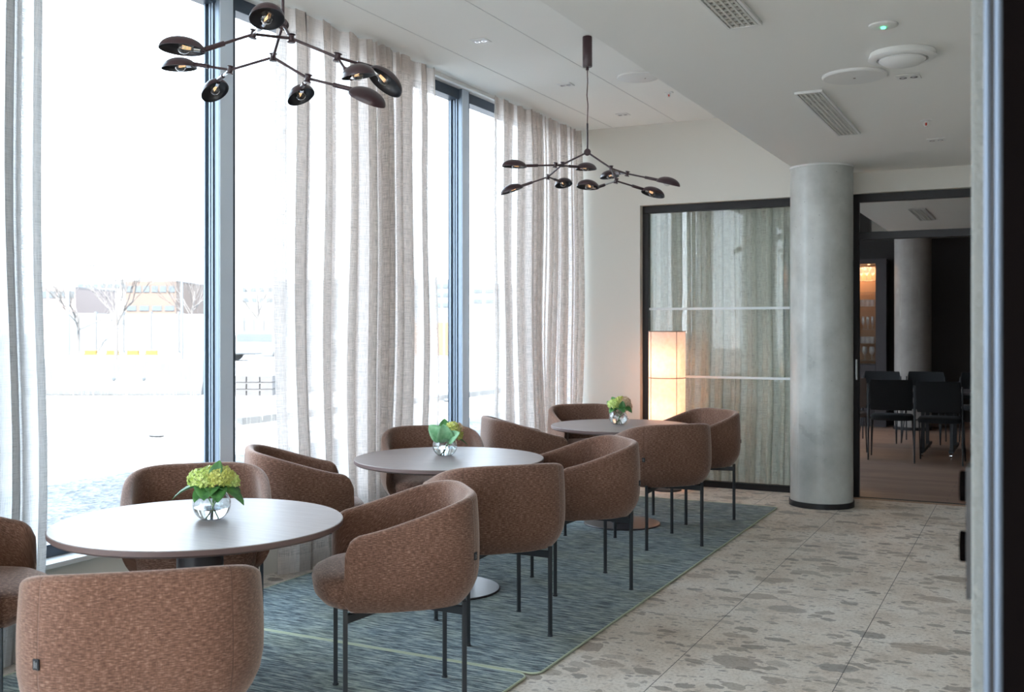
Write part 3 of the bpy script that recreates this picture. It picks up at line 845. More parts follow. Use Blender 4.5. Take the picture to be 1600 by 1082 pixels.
def build_shell(parent):
    path, T = shell_path()
    N_ = len(path)
    ZB, ZBACK, ZARM = .415, .828, .700
    rings = []; uvs = {}
    verts = []; vuv = []
    for i, (p, s) in enumerate(path):
        a = path[max(0, i - 1)][0]; b = path[min(N_ - 1, i + 1)][0]
        t = (b - a).normalized(); nrm = Vector((t.y, -t.x))
        if nrm.dot(p - Vector((0, .05))) < 0: nrm = -nrm
        e = T / 2 - abs(s)                    # distance to the arm tip
        q = min(1, max(0, (p.y + .31) / .51))
        zt = ZBACK - (ZBACK - ZARM) * (q * .55 + .45 * (q * q * (3 - 2 * q)))
        rr = .06
        if e < rr: zt -= rr - math.sqrt(max(0, rr * rr - (rr - e) ** 2))
        zb = ZB
        if e < .03: zb += .03 - math.sqrt(max(0, .03 * .03 - (.03 - e) ** 2))
        th = .046
        if e < .018: th *= max(.25, math.sqrt(max(0.0, 1 - ((.018 - e) / .018) ** 2)))
        off = []
        # outer side, bottom to top
        def oo(z):      # outer offset
            u = (z - ZB) / .13
            base = -.055 * (1 - min(1, u)) ** 2.2
            return base + .010 * math.sin(PI * min(1, max(0, (z - ZB) / (zt - ZB))))
        zs = [zb + .0, zb + .008, zb + .025, zb + .05, zb + .085, zb + .13]
        zr = th * .5
        nup = 9
        z_hi = zt - zr
        zs += [zs[-1] + (z_hi - zs[-1]) * k / nup for k in range(1, nup + 1)]
        prof = [(oo(z), z) for z in zs]
        oe = prof[-1][0]
        for k in range(1, 8):              # rounded rim
            an = PI * k / 8
            prof.append((oe - th / 2 + th / 2 * math.cos(an), z_hi + zr * math.sin(an)))
        for z in [z_hi - (z_hi - .50) * k / 7 for k in range(0, 8)]:
            prof.append((oe - th - .002 * 0, z))
        prof.append((oe - th - .03, .49)); prof.append((-.10, .44))
        # bring profile inside: bottom closing
        ring = []
        v = 0; lastp = None
        for (o, z) in prof:
            if lastp: v += math.hypot(o - lastp[0], z - lastp[1])
            lastp = (o, z)
            w_ = p + nrm * o
            verts.append((w_.x, w_.y, z)); vuv.append((s, v))
        rings.append(len(prof))
    K = rings[0]
    faces = []
    for i in range(N_ - 1):
        for k in range(K - 1):
            faces.append((i * K + k, (i + 1) * K + k, (i + 1) * K + k + 1, i * K + k + 1))
        faces.append((i * K + K - 1, (i + 1) * K + K - 1, (i + 1) * K, i * K))
    faces.append(tuple(range(K))); faces.append(tuple((N_ - 1) * K + k for k in range(K))[::-1])
    me = bpy.data.meshes.new('backrest'); me.from_pydata(verts, [], faces); me.materials.append(M['fabric'])
    ul = me.uv_layers.new(name='UVMap')
    for l in me.loops: ul.data[l.index].uv = vuv[l.vertex_index]
    bm = bmesh.new(); bm.from_mesh(me); bmesh.ops.recalc_face_normals(bm, faces=bm.faces); bm.to_mesh(me); bm.free()
    for p in me.polygons: p.use_smooth = True
    me.set_sharp_from_angle(angle=math.radians(70))
    o = bpy.data.objects.new('backrest', me); COL.objects.link(o); o.parent = parent
    return o
def superellipse_solid(levels, n=56):
    """levels: (z, half width, y back, y front, exponent)"""
    m = MB(); K = n
    for (z, hw, yb, yf, e) in levels:
        for k in range(K):
            t = 2 * PI * k / K
            c, s_ = math.cos(t), math.sin(t)
            x = hw * math.copysign(abs(c) ** (2 / e), c)
            yc = (yb + yf) / 2; hy = (yf - yb) / 2
            y = yc + hy * math.copysign(abs(s_) ** (2 / e), s_)
            m.v.append((x, y, z))
    for i in range(len(levels) - 1):
        for k in range(K):
            k2 = (k + 1) % K
            m.quad(i * K + k, i * K + k2, (i + 1) * K + k2, (i + 1) * K + k)
    m.quad(*range(K)[::-1]); m.quad(*[(len(levels) - 1) * K + k for k in range(K)])
    return m
GROUPC = 'brown tub chairs at the round tables'
def make_chair():
    t = thing('lounge_chair', 'x', 'chair', group=GROUPC)
    build_shell(t)
    lv = [(.405, .215, -.22, .20, 3), (.408, .245, -.245, .235, 3), (.425, .262, -.262, .280, 3.0), (.455, .268, -.268, .306, 3.0),
          (.50, .270, -.27, .312, 3.0), (.535, .268, -.268, .300, 3.0), (.556, .258, -.258, .262, 3.0), (.566, .235, -.23, .225, 2.9), (.571, .17, -.17, .15, 2.6), (.572, .08, -.08, .07, 2.3)]
    lv = [(z if z < .46 else .455 + (z - .455) * .80, a, b, c, d) for z, a, b, c, d in lv]
    superellipse_solid(lv).build('seat', M['fabric_seat'], t, 75)
    s = .0085
    for (x, y) in ((.222, .205), (-.222, .205), (.205, -.245), (-.205, -.245)):
        m = MB().box(x - s, x + s, y - s, y + s, .004, .425)
        m.lathe([(.013, 0), (.013, .006), (.009, .009), (.009, .012)], 12, Matrix.Translation((x, y, 0)))
        m.build('leg', M['leg'], t, bevel=.0015)
    f = MB()
    for (x, y) in ((.222, .205), (-.222, .205), (.205, -.245), (-.205, -.245)):
        d = Vector((x, y + .02, 0)); L = d.length; a = math.atan2(d.y, d.x)
        f.box(0, L, -.010, .010, .372, .404, Matrix.Translation((0, -.02, 0)) @ Matrix.Rotation(a, 4, 'Z'))
    f.build('under_frame', M['leg'], t, bevel=.002)
    # small black tag on the seam at the left rear corner
    path, T = shell_path()
    i = min(range(len(path)), key=lambda k: abs(path[k][1] + .245))
    p = path[i][0]; tn = (path[i + 1][0] - path[i - 1][0]).normalized(); nr = Vector((tn.y, -tn.x))
    if nr.dot(p) < 0: nr = -nr
    q = p + nr * .008
    mt = Matrix.Translation((q.x, q.y, .60)) @ Matrix.Rotation(math.atan2(nr.y, nr.x), 4, 'Z')
    tg = MB().box(-.003, .0065, -.0095, .0095, -.014, .014, mt).build('tag', M['tag'], t)
    tg['label'] = 'small black woven tag'
    MB().box(.0065, .0069, -.005, -.003, -.009, .009, mt).box(.0065, .0069, .001, .003, -.009, .006, mt).build('stitching', M['tag_text'], tg)
    return t
ch0 = make_chair()
def place_chair(first, x, y, fx, fy, label):
    rz = math.atan2(fy, fx) - PI / 2
    if first:
        ch0.location = (x, y, 0); ch0.rotation_euler = (0, 0, rz); ch0['label'] = label; return ch0
    return dup(ch0, (x, y, 0), rz, label)
CH = [
 (-2.28, 2.19, -.66, .75, 'brown tub chair seen from behind in the bottom left corner, nearest of all'),
 (-2.255, 3.43, -.755, -.656, 'brown tub chair in side view at the right of the nearest table'),
 (-3.31, 3.47, .69, -.72, 'brown tub chair facing the camera behind the nearest table'),
 (-3.49, 2.44, .77, .64, 'brown tub chair cut by the left edge of the photo'),
 (-2.37, 4.48, -.74, .67, 'brown tub chair with its back to us at the middle table'),
 (-2.33, 5.45, -.74, -.67, 'brown tub chair at the right of the middle table, opening to the left'),
 (-3.35, 5.55, .60, -.80, 'brown tub chair behind the middle table against the curtain'),
 (-3.50, 4.48, .72, .69, 'brown tub chair at the left of the middle table by the window post'),
 (-2.31, 6.79, -.72, .69, 'brown tub chair with its back to us at the far table'),
 (-2.36, 7.75, -.62, -.79, 'brown tub chair at the right of the far table before the glass wall'),
 (-3.21, 7.78, .68, -.74, 'brown tub chair behind the far table in the room corner'),
 (-3.25, 6.70, .73, .68, 'brown tub chair at the left of the far table, its back to the window'),
]
for i, (x, y, fx, fy, lb) in enumerate(CH): place_chair(i == 0, x, y, fx, fy, lb)

# ------------------------------------------------------------ round tables
def make_table():
    t = thing('round_table', 'x', 'table', group='round cafe tables')
    R_ = .53
    m = MB()
    m.lathe([(0, .735), (R_ - .003, .735), (R_, .7325)], 128)
    m.cur = 1
    m.lathe([(R_, .7325), (R_, .716), (R_ - .008, .709), (R_ - .03, .704), (0, .704)], 128)
    m.build('tabletop', [M['table'], M['table_edge']], t, 25)
    MB().lathe([(.085, .012), (.085, .690), (.20, .690), (.20, .704), (0, .704)], 48).build('pedestal', M['base'], t, 30)
    MB().lathe([(0, 0), (.285, 0), (.285, .005), (.280, .010), (.085, .013), (0, .013)], 80).build('base_plate', M['base'], t, 30)
    return t
TB = [(-2.80, 2.95, 'round taupe table nearest the camera'), (-2.93, 5.03, 'round taupe table in the middle of the row'), (-2.755, 7.29, 'round taupe table farthest back, near the paper lamp')]
t0 = make_table()
for i, (x, y, lb) in enumerate(TB):
    if i == 0: t0.location = (x, y, .0095); t0['label'] = lb
    else: dup(t0, (x, y, .0095), 0.3 * i, lb)
TZ = .735 + .0095
for o in [o for o in COL.objects if o.name.startswith('lounge_chair')]: o.location.z = .0095

# ------------------------------------------------------------ vases and hydrangeas
def vase(x, y, rot, label):
    r = .071
    root = thing('glass_vase', label, 'vase', (x, y, TZ), rot, group='round glass vases')
    prof = []
    for k in range(0, 19):
        a = math.radians(-58 + 108 * k / 18)
        prof.append((r * math.cos(a), .056 + r * math.sin(a) * .92))
    prof = [(0, prof[0][1])] + prof
    inner = [(max(0, a - .0025), b + (.004 if i < 2 else 0)) for i, (a, b) in enumerate(prof)][::-1]
    z0 = prof[0][1]
    prof = [(a, b - z0) for a, b in prof]; inner = [(a, b - z0) for a, b in inner]
    MB().lathe(prof + inner, 48).build('glass_body', M['vase'], root, 60)
    # water: everything below the line
    wt = [(max(0, a - .003), b + (.004 if i < 2 else 0)) for i, (a, b) in enumerate(prof) if b < .046]
    wt.append((0, wt[-1][1]))
    MB().lathe(wt, 48).build('water', M['water'], root, 50)
def leaf(m, base, d, up, L, W, curl=.3, n=12):
    d = Vector(d).normalized(); up = Vector(up).normalized(); side = d.cross(up).normalized(); up = side.cross(d)
    base = Vector(base); idx = []
    for i in range(n + 1):
        t = i / n
        wv = W * (math.sin(PI * min(1, t ** .75)) ** .62) * .5 + .0002
        c = base + d * L * t + up * (-curl * L * t * t + .05 * L * math.sin(PI * t))
        row = []
        for j in (-1, -.5, 0, .5, 1):
            row.append(tuple(c + side * wv * j + up * (abs(j) ** 1.5) * wv * .35 + up * .0012 * math.sin(i * 3.1) * abs(j)))
        idx.append(row)
    b0 = len(m.v)
    for r_ in idx: m.v += r_
    for i in range(n):
        for j in range(4):
            a = b0 + i * 5 + j
            m.quad(a, a + 1, a + 6, a + 5)
    return m
def floret(m, c, nrm, r):
    nrm = nrm.normalized(); a = nrm.orthogonal().normalized(); b = nrm.cross(a)
    ph = random.random() * 6
    for k in range(4):
        t = ph + PI / 2 * k
        d = a * math.cos(t) + b * math.sin(t); s_ = nrm.cross(d)
        p0 = c; p1 = c + d * r * .6 + s_ * r * .42 + nrm * r * .10; p2 = c + d * r * 1.05 + nrm * r * .18 * (1 + random.random()); p3 = c + d * r * .6 - s_ * r * .42 + nrm * r * .10
        m.add([p0, p1, p2, p3], [(0, 1, 2, 3)])
def solidify(o, th=.0008):
    md = o.modifiers.new('solid', 'SOLIDIFY'); md.thickness = th; md.offset = 0
def bouquet(x, y, label, heads, leaves):
    root = thing('hydrangea_bouquet', label, 'flowers', (x, y, TZ), group='hydrangea bouquets in the vases')
    st = MB()
    for (cx, cy, cz, rx, rz_, mt) in heads:
        m = MB()
        nf = int(85 * (rx / .055) ** 2)
        for k in range(nf):
            u = 1 - 1.55 * (k + .5) / nf; ph = k * 2.39996
            q = math.sqrt(max(0, 1 - u * u))
            n_ = Vector((q * math.cos(ph), q * math.sin(ph), u))
            c = Vector((cx + n_.x * rx * random.uniform(.88, 1.08), cy + n_.y * rx * random.uniform(.88, 1.08), cz + n_.z * rz_ * random.uniform(.88, 1.1)))
            floret(m, c, n_ + Vector([random.uniform(-.25, .25) for _ in range(3)]), .0150)
        o = m.build('flower_head', mt, root); solidify(o)
        MB().lathe([(0, -rz_ * .7), (rx * .5, -rz_ * .45), (rx * .7, 0), (rx * .5, rz_ * .5), (0, rz_ * .7)], 16, Matrix.Translation((cx, cy, cz))).build('flower_core', M['stem'], root, 60)
        st.tube([(cx, cy, cz - rz_ * .5), (cx * .5, cy * .5, .09), (-cx * .4 + .01, -cy * .4, .012)], .0022, 8)
    st.build('stem', M['stem'], root, 60)
    for (d, up, L, W, mt, base) in leaves:
        o = leaf(MB(), base, d, up, L, W).build('leaf', mt, root, 80); solidify(o)
rr, ff = RIGHT, FWD
V = [(-2.795, 3.006), (-3.000, 5.10), (-2.80, 7.33)]
def D(a, b, c): return rr * a + ff * b + UP * c
vase(*V[0], .2, 'round clear glass vase with water on the nearest table')
vase(*V[1], 1.2, 'round clear glass vase with water on the middle table')
vase(*V[2], 2.2, 'round clear glass vase with water on the far table')
def H(a, b, c, rx, rz, mt):
    v = rr * a + ff * b; return (v.x, v.y, c, rx, rz, mt)
bouquet(*V[0], 'lime green hydrangea bouquet in the vase on the nearest table',
    [H(-.032, -.008, .152, .052, .038, M['petal']), H(.028, .0, .158, .055, .038, M['petal_yellow']), H(.062, .015, .140, .036, .028, M['petal']), H(0, .04, .155, .05, .04, M['petal'])],
    [(D(-1, -.3, -.05), UP, .125, .06, M['leaf'], D(-.015, -.02, .125)), (D(1, -.4, -.12), UP, .135, .07, M['leaf'], D(.02, -.02, .118)), (D(.0, -1, -.1), UP + ff * .2, .085, .10, M['leaf'], D(0, -.02, .12)),
     (D(.35, -.9, -.15), UP, .09, .08, M['leaf'], D(.02, -.02, .118)), (D(-.4, -.9, -.2), UP, .08, .06, M['leaf'], D(-.01, -.02, .115)), (D(.25, -.15, 1), -ff, .07, .05, M['leaf'], D(.02, -.03, .155)), (D(.6, .9, -.05), UP, .11, .06, M['leaf'], D(.02, .02, .12))])
bouquet(*V[1], 'yellow and pink tinged hydrangea with broad pale leaves in the middle table vase',
    [H(.045, .0, .150, .040, .040, M['petal_yellow']), H(.068, .0, .118, .032, .034, M['petal_yellow']), H(.075, .01, .150, .028, .03, M['petal_pink'])],
    [(D(-.75, -.25, 1), D(.2, -1, .3), .115, .095, M['leaf_pale'], D(-.01, -.02, .085)), (D(-.1, -.5, .8), D(0, -1, .6), .105, .10, M['leaf_pale'], D(.01, -.03, .08)),
     (D(.5, -.5, .55), D(0, -1, .6), .09, .075, M['leaf_pale'], D(.02, -.03, .085)), (D(-.05, .1, 1), D(0, -1, .2), .11, .075, M['leaf'], D(.0, .0, .10)), (D(1, .2, -.15), UP, .12, .05, M['leaf'], D(.02, 0, .105))])
bouquet(*V[2], 'green and pink hydrangea bouquet in the vase on the far table',
    [H(-.038, -.02, .150, .042, .036, M['petal']), H(.045, .0, .165, .045, .04, M['petal_pink']), H(.01, .0, .175, .035, .032, M['petal_yellow']), H(.078, .01, .128, .026, .034, M['petal_pink'])],
    [(D(-.4, .2, 1), -ff, .10, .06, M['leaf'], D(-.01, -.01, .12)), (D(-.7, .1, .6), -ff, .10, .055, M['leaf'], D(-.01, 0, .11)), (D(.35, -.8, -.1), UP - ff * .4, .075, .075, M['leaf'], D(0, -.03, .125)),
     (D(.8, -.5, -.15), UP - ff * .4, .09, .07, M['leaf'], D(.02, -.02, .13)), (D(-.7, -.7, -.1), UP, .075, .06, M['leaf'], D(-.02, -.02, .118)), (D(.1, -.4, .8), -ff, .06, .05, M['leaf'], D(.02, -.04, .12))])

# ------------------------------------------------------------ chandeliers
def chandelier(label, T, arms, canopy_top):
    root = thing('chandelier', label, 'pendant lamp', (T.x, T.y, T.z), group='branching chandeliers')
    def L(v): return Vector(v) - T
    MB().lathe([(0, 0), (.030, 0), (.032, .004), (.032, .196), (.030, .20), (0, .20)], 12, Matrix.Translation((0, 0, canopy_top - T.z - .201))).build('canopy', M['lamp'], root, 35)
    z1 = canopy_top - T.z - .20
    zr = .19
    MB().tube([(0, 0, z1 - .022), (0, 0, z1)], .010, 12).build('cord_grip', M['lamp'], root, 40)
    MB().tube([(0, 0, zr), (.004, 0, zr + .12), (-.003, 0, (zr + z1) / 2), (.002, 0, z1 - .1), (0, 0, z1 - .02)], .0035, 8).build('cord', M['cord'], root, 60)
    MB().tube([(0, 0, .0), (0, 0, zr)], .0065, 12).build('rod', M['lamp'], root, 40)
    def joint(p, d, r=.015, h=.034, nm='joint'):
        d = Vector(d).normalized()
        q = d.to_track_quat('Z', 'Y').to_matrix().to_4x4()
        return MB().lathe([(0, -h / 2), (r, -h / 2), (r + .003, -h / 2 + .003), (r * .8, -h / 2 + .006), (r * .8, h / 2 - .006), (r + .003, h / 2 - .003), (r, h / 2), (0, h / 2)], 20,
                          Matrix.Translation(L(p)) @ q).build(nm, M['lamp'], root, 35)
    joint(T, FWD, .019, .03)
    for (Nn, js) in arms:
        a = MB().tube([L(T), L(Nn)], .0062, 10); a.build('arm', M['lamp'], root, 40)
        joint(Nn, UP, .014, .034)
        for (J, shades) in js:
            if (J - Nn).length > .001: MB().tube([L(Nn), L(J)], .0058, 10).build('arm', M['lamp'], root, 40)
            joint(J, UP + RIGHT * .2, .014, .034)
            for (C, nrm, dr, bright) in shades:
                n_ = (RIGHT * nrm[0] + UP * nrm[1] - FWD * nrm[2]).normalized()   # opening direction
                ax = (C - J); ax = (ax - n_ * ax.dot(n_)).normalized()
                rim_in = C - ax * .078 - n_ * .012
                v = (rim_in - J)
                MB().tube([L(J), L(J + v * .62)], .0055, 10).build('arm', M['chrome'] if bright else M['lamp'], root, 40)
                MB().tube([L(J + v * .60), L(rim_in + v.normalized() * .012)], .0095, 14).build('socket_sleeve', M['lamp'], root, 40)
                sd_ = ax.cross(-n_)
                mt = Matrix((( ax.x, sd_.x, -n_.x, L(C).x), (ax.y, sd_.y, -n_.y, L(C).y), (ax.z, sd_.z, -n_.z, L(C).z), (0, 0, 0, 1)))
                K = 14
                prof = [(math.cos(PI / 2 * k / K), .047 * math.sin(PI / 2 * k / K)) for k in range(K + 1)]
                prof[-1] = (0, .047)
                m = MB(); m.lathe(prof, 44, mt, .082, .060)
                m.cur = 1
                inn = [(.965 * a_, b_ * .93) for a_, b_ in prof]
                m.lathe(inn, 44, mt, .082, .060)
                m.lathe([prof[0], inn[0]], 44, mt, .082, .060)
                # drop flat caps that lathe adds at the open rim
                m2 = [(f, i) for f, i in zip(m.f, m.mi) if len(f) < 40]
                m.f = [f for f, i in m2]; m.mi = [i for f, i in m2]
                sh = m.build('shade', [M['lamp'], M['lamp_in']], root, 50)
                # bulb lying along the arm under the dome
                bt = mt @ Matrix.Translation((-.062, 0, .010)) @ Matrix.Rotation(PI / 2, 4, 'Y')
                MB().lathe([(0, 0), (.010, 0), (.010, .022), (0, .022)], 14, bt).build('socket', M['chrome'], sh, 40)
                bp = [(.009, .022), (.012, .030)] + [(.024 * math.sin(a_), .056 - .024 * math.cos(a_)) for a_ in [math.radians(d_) for d_ in range(30, 181, 15)]]
                bp[-1] = (0, bp[-1][1])
                b_ = MB().lathe(bp, 22, bt).build('bulb', M['bulb'], sh, 60)
                fl = MB()
                for k in (-1, 0, 1): fl.tube([bt @ Vector((.004 * k, .003, .032)), bt @ Vector((.006 * k, -.003, .062))], .0008, 5)
                fl.build('filament', M['filament'], b_)
    return root
c1 = lambda x, y, Z: P(x, y, Z)
chandelier('dark plum chandelier with eight small dome shades at the top left, nearest the camera', P(442, 38, 4.13), [
    (P(426.5, 89.7, 4.30), [
        (P(359.6, 109.4, 4.42), [(P(280, 107, 4.5), (0, -1, .0), 0, 0), (P(336, 144, 4.6), (.35, -.9, .22), 0, 1)]),
        (P(481, 122.5, 4.25), [(P(573, 156, 4.2), (-.35, -.85, -.42), 0, 0), (P(470.5, 152, 4.45), (.35, -.9, .10), 0, 1)])]),
    (P(455, 60, 3.98), [
        (P(396, 53.4, 3.85), [(P(284.4, 78, 3.75), (0, -1, .12), 0, 0), (P(417, 30, 3.6), (0, -.92, .20), 0, 1)]),
        (P(527, 89.7, 4.0), [(P(560, 120, 3.85), (.12, -1, -.12), 0, 0), (P(600, 129, 4.08), (-.45, -.75, .42), 0, 0)])])], 3.389)
chandelier('dark plum chandelier with eight small dome shades hanging in front of the far wall', P(917.7, 238, 6.82), [
    (P(878.9, 257.2, 6.9), [
        (P(867.7, 258.2, 6.75), [(P(803.6, 261, 6.7), (-.03, -1, 0), 0, 0), (P(916, 265, 6.95), (0.05, -1, 0), 0, 0)]),
        (P(856.3, 276.7, 7.06), [(P(800, 299, 7.1), (.32, -.95, .0), 0, 0), (P(881, 289, 7.3), (.25, -.95, .2), 0, 0)])]),
    (P(954.8, 263.2, 6.75), [
        (P(980, 271.7, 6.9), [(P(1043.6, 288, 6.8), (-.22, -1, -.2), 0, 0), (P(952.4, 277, 7.1), (.05, -1, .06), 0, 0)]),
        (P(962.6, 282.8, 6.6), [(P(918.7, 293, 6.4), (.0, -1, .12), 0, 1), (P(1020, 304, 6.7), (-.2, -.95, .15), 0, 0)])])], 3.389)

# ------------------------------------------------------------ paper floor lamp
fl = thing('paper_floor_lamp', 'tall cylindrical paper floor lamp glowing warm in front of the glass wall', 'floor lamp', (-2.98, 9.03, 0))
Rl = .165
MB().lathe([(0, 0), (.13, 0), (.13, .015), (0, .015)], 40).tube([(0, 0, .015), (0, 0, 1.30)], .008, 10).build('stand', M['leg'], fl, 30)
segz = [.18, .60, 1.02, 1.44]
sm = MB().lathe([(Rl, segz[0]), (Rl, segz[-1])], 64)
sm.f = [f for f in sm.f if len(f) < 40]; sm.mi = sm.mi[:len(sm.f)]
sm.build('lamp_shade', M['paper'], fl, 60)
rg = MB()
for z in segz: rg.lathe([(Rl + .0, z - .004), (Rl + .004, z - .004), (Rl + .004, z + .004), (Rl, z + .004)], 64, close=True)
for k in range(4):
    a = math.radians(-41 + 90 * k)
    x, y = (Rl + .002) * math.cos(a), (Rl + .002) * math.sin(a)
    rg.tube([(x, y, segz[0]), (x, y, segz[-1])], .0028, 6)
    for z in (.18,): rg.tube([(x, y, z), (0, 0, z)], .0025, 6)
rg.build('wire_frame', M['ribwire'], fl, 40)
for z in (1.15, .72):
    MB().lathe([(0, z - .05)] + [(.045 * math.sin(math.radians(a)), z - .045 * math.cos(math.radians(a))) for a in range(15, 180, 15)] + [(0, z + .05)], 20, Matrix.Translation((.055, 0, 0))).build('bulb', M['bulb_on'], fl, 60)
    l = bpy.data.lights.new('lamp_glow', 'POINT'); l.energy = 2.6; l.color = (1.0, 0.50, 0.30); l.shadow_soft_size = .05
    o = bpy.data.objects.new('lamp_glow', l); COL.objects.link(o); o.location = (0, 0, z); o.parent = fl

# ------------------------------------------------------------ far room
def make_side_chair(mt, label):
    t = thing('dining_chair', label, 'chair', group='meeting room chairs')
    superellipse_solid([(.44, .20, -.20, .21, 4), (.445, .225, -.22, .235, 4), (.475, .23, -.225, .24, 4), (.495, .215, -.21, .225, 4), (.50, .12, -.12, .12, 3)], 40).build('seat', mt, t, 60)
    # curved backrest
    b = MB(); K = 14; rows = []
    for face in (0, 1):
        for j in range(9):
            v = j / 8
            for i in range(K + 1):
                u = -1 + 2 * i / K
                hw = .225 - .012 * (abs(2 * v - 1) ** 6)
                x = hw * u; y = -.235 - .045 * (v) + .028 * u * u - (.0 if face == 0 else .028) 
                z = .56 + .34 * v
                b.v.append((x, y, z))
    n = (K + 1); F0 = 0; F1 = 9 * n
    for j in range(8):
        for i in range(K):
            b.quad(j * n + i, j * n + i + 1, (j + 1) * n + i + 1, (j + 1) * n + i)
            b.quad(F1 + j * n + i, F1 + (j + 1) * n + i, F1 + (j + 1) * n + i + 1, F1 + j * n + i + 1)
    for i in range(K):
        b.quad(i, F1 + i, F1 + i + 1, i + 1); b.quad(8 * n + i, 8 * n + i + 1, F1 + 8 * n + i + 1, F1 + 8 * n + i)
    for j in range(8):
        b.quad(j * n, (j + 1) * n, F1 + (j + 1) * n, F1 + j * n); b.quad(j * n + K, F1 + j * n + K, F1 + (j + 1) * n + K, (j + 1) * n + K)
    b.build('backrest', mt, t, 60, bevel=.004)
    for s_ in (-1, 1):
        MB().tube([(s_ * .235, -.225, .84), (s_ * .238, -.215, .50), (s_ * .242, -.25, .0)], .0085, 8).build('leg', M['leg'], t, 50)
        MB().tube([(s_ * .215, -.05, .445), (s_ * .232, .21, .0)], .0075, 8).build('leg', M['leg'], t, 50)
        MB().tube([(s_ * .215, .20, .445), (s_ * .232, .222, .0)], .0075, 8).build('leg', M['leg'], t, 50)
        MB().tube([(s_ * .238, -.215, .47), (s_ * .215, .20, .45)], .0075, 8).build('side_rail', M['leg'], t, 50)
    return t
dc = make_side_chair(M['chair_black'], 'black dining chair with its back to us in the far room, left of two')
dc.location = (-1.44, 12.38, 0); dc.rotation_euler = (0, 0, .08)
dup(dc, (-.92, 12.24, 0), -.02, 'black dining chair with its back to us in the far room, right of two')
dup(dc, (-1.80, 14.15, 0), PI, 'black dining chair facing us across the far room table, left one')
dup(dc, (-1.28, 14.25, 0), PI - .05, 'black dining chair facing us across the far room table, before the column')
dup(dc, (-.60, 14.3, 0), PI + .1, 'black dining chair across the far room table at the right doorway edge')
bc = make_side_chair(M['chair_beige'], 'taupe dining chair half hidden by the door frame in the far room')
bc.location = (-1.97, 12.58, 0); bc.rotation_euler = (0, 0, .15)
def meeting_table(x0, x1, label):
    t = thing('meeting_table', label, 'table', ((x0 + x1) / 2, 13.1, 0), group='meeting room tables')
    hw = (x1 - x0) / 2
    MB().box(-hw, hw, -.42, .42, .715, .74).build('tabletop', M['desk'], t, bevel=.003)
    for s_ in (-1, 1):
        x = s_ * (hw - .15)
        m = MB().box(x - .02, x + .02, -.30, -.26, .05, .715).box(x - .02, x + .02, .26, .30, .05, .715).box(x - .025, x + .025, -.40, .62, .045, .08)
        m.build('leg', M['leg'], t, bevel=.003)
        for yy in (-.38, .58):
            MB().lathe([(0, -.012), (.022, -.012), (.022, .012), (0, .012)], 16, Matrix.Translation((x, yy, .022)) @ Matrix.Rotation(PI / 2, 4, 'Y')).build('caster', M['chrome'], t, 40)
meeting_table(-2.6, -1.003, 'dark meeting table on castors in the far room, left table')
meeting_table(-.997, .6, 'dark meeting table on castors in the far room, right table')

# display cabinet
cx0, cx1, cy0 = -3.75, -1.965, 16.2
cab = thing('display_cabinet', 'tall dark display cabinet with lit glass doors in the far room', 'cabinet', ((cx0 + cx1) / 2, cy0, 0))
ox = (cx0 + cx1) / 2; hw = (cx1 - cx0) / 2
b = MB()
b.box(-hw, -hw + .15, 0, .395, 0, 2.50).box(hw - .15, hw, 0, .395, 0, 2.50).box(-hw + .15, hw - .15, 0, .395, 2.43, 2.50).box(-.05, .05, 0, .395, .93, 2.43)
b.box(-hw + .15, hw - .15, .02, .395, 0, .93)
b.build('carcass', M['cabinet'], cab, bevel=.002)
MB().box(-hw + .15, -.05, .37, .39, .93, 2.43).box(.05, hw - .15, .37, .39, .93, 2.43).build('back_panel', M['cab_back'], cab)
for (a, c) in ((-hw + .152, -.052), (.052, hw - .152)):
    MB().box(a, c, .0, .006, .932, 2.428).build('glass_door', M['pane_int'], cab)
    MB().box(a, c, 0, .02, .80, .925).build('drawer_front', M['cabinet'], cab, bevel=.002)
    MB().box(a, c, 0, .02, .05, .79).build('door', M['cabinet'], cab, bevel=.002)
    for z in (2.178, 2.006, 1.795, 1.451, 1.24, .985):
        MB().box(a, c, .03, .36, z - .008, z).build('shelf', M['thin_glass'], cab)
    for k in range(3):
        xx = a + (c - a) * (k + .5) / 3
        MB().lathe([(.02, 2.424), (.02, 2.429), (0, 2.429)], 14, Matrix.Translation((xx, .15, 0))).build('spotlight', M['bulb_on'], cab, 40)
    l = bpy.data.lights.new('cabinet_light', 'AREA'); l.energy = 7; l.size = c - a; l.size_y = .2; l.shape = 'RECTANGLE'; l.color = (1, .62, .34)
    o = bpy.data.objects.new('cabinet_light', l); COL.objects.link(o); o.location = ((a + c) / 2, .18, 2.415); o.parent = cab
def glass_mesh(kind):
    if kind == 'wine': pr = [(.032, 0), (.030, .003), (.004, .006), (.0035, .085), (.022, .10), (.036, .13), (.036, .16), (.028, .205)]
    elif kind == 'flute': pr = [(.026, 0), (.026, .003), (.004, .006), (.004, .06), (.018, .08), (.022, .13), (.019, .19)]
    else: pr = [(0, 0), (.030, .0), (.031, .005), (.034, .09)]
    if kind == 'tumbler': pr = [(.0, 0.002), (.031, .002), (.034, .10)]
    m = MB().lathe(pr, 14)
    m.f = [f for f in m.f if len(f) < 10]; m.mi = m.mi[:len(m.f)]
    return m
protos = {}
def put_glass(kind, x, y, z, label, group):
    if kind not in protos:
        o = glass_mesh(kind).build({'wine': 'wine_glass', 'flute': 'champagne_glass', 'tumbler': 'tumbler'}[kind], M['glassware'], None, 60)
        protos[kind] = o
    else:
        o = protos[kind].copy(); COL.objects.link(o)
    o.location = (x, y, z); tag(o, label, 'glass', group)
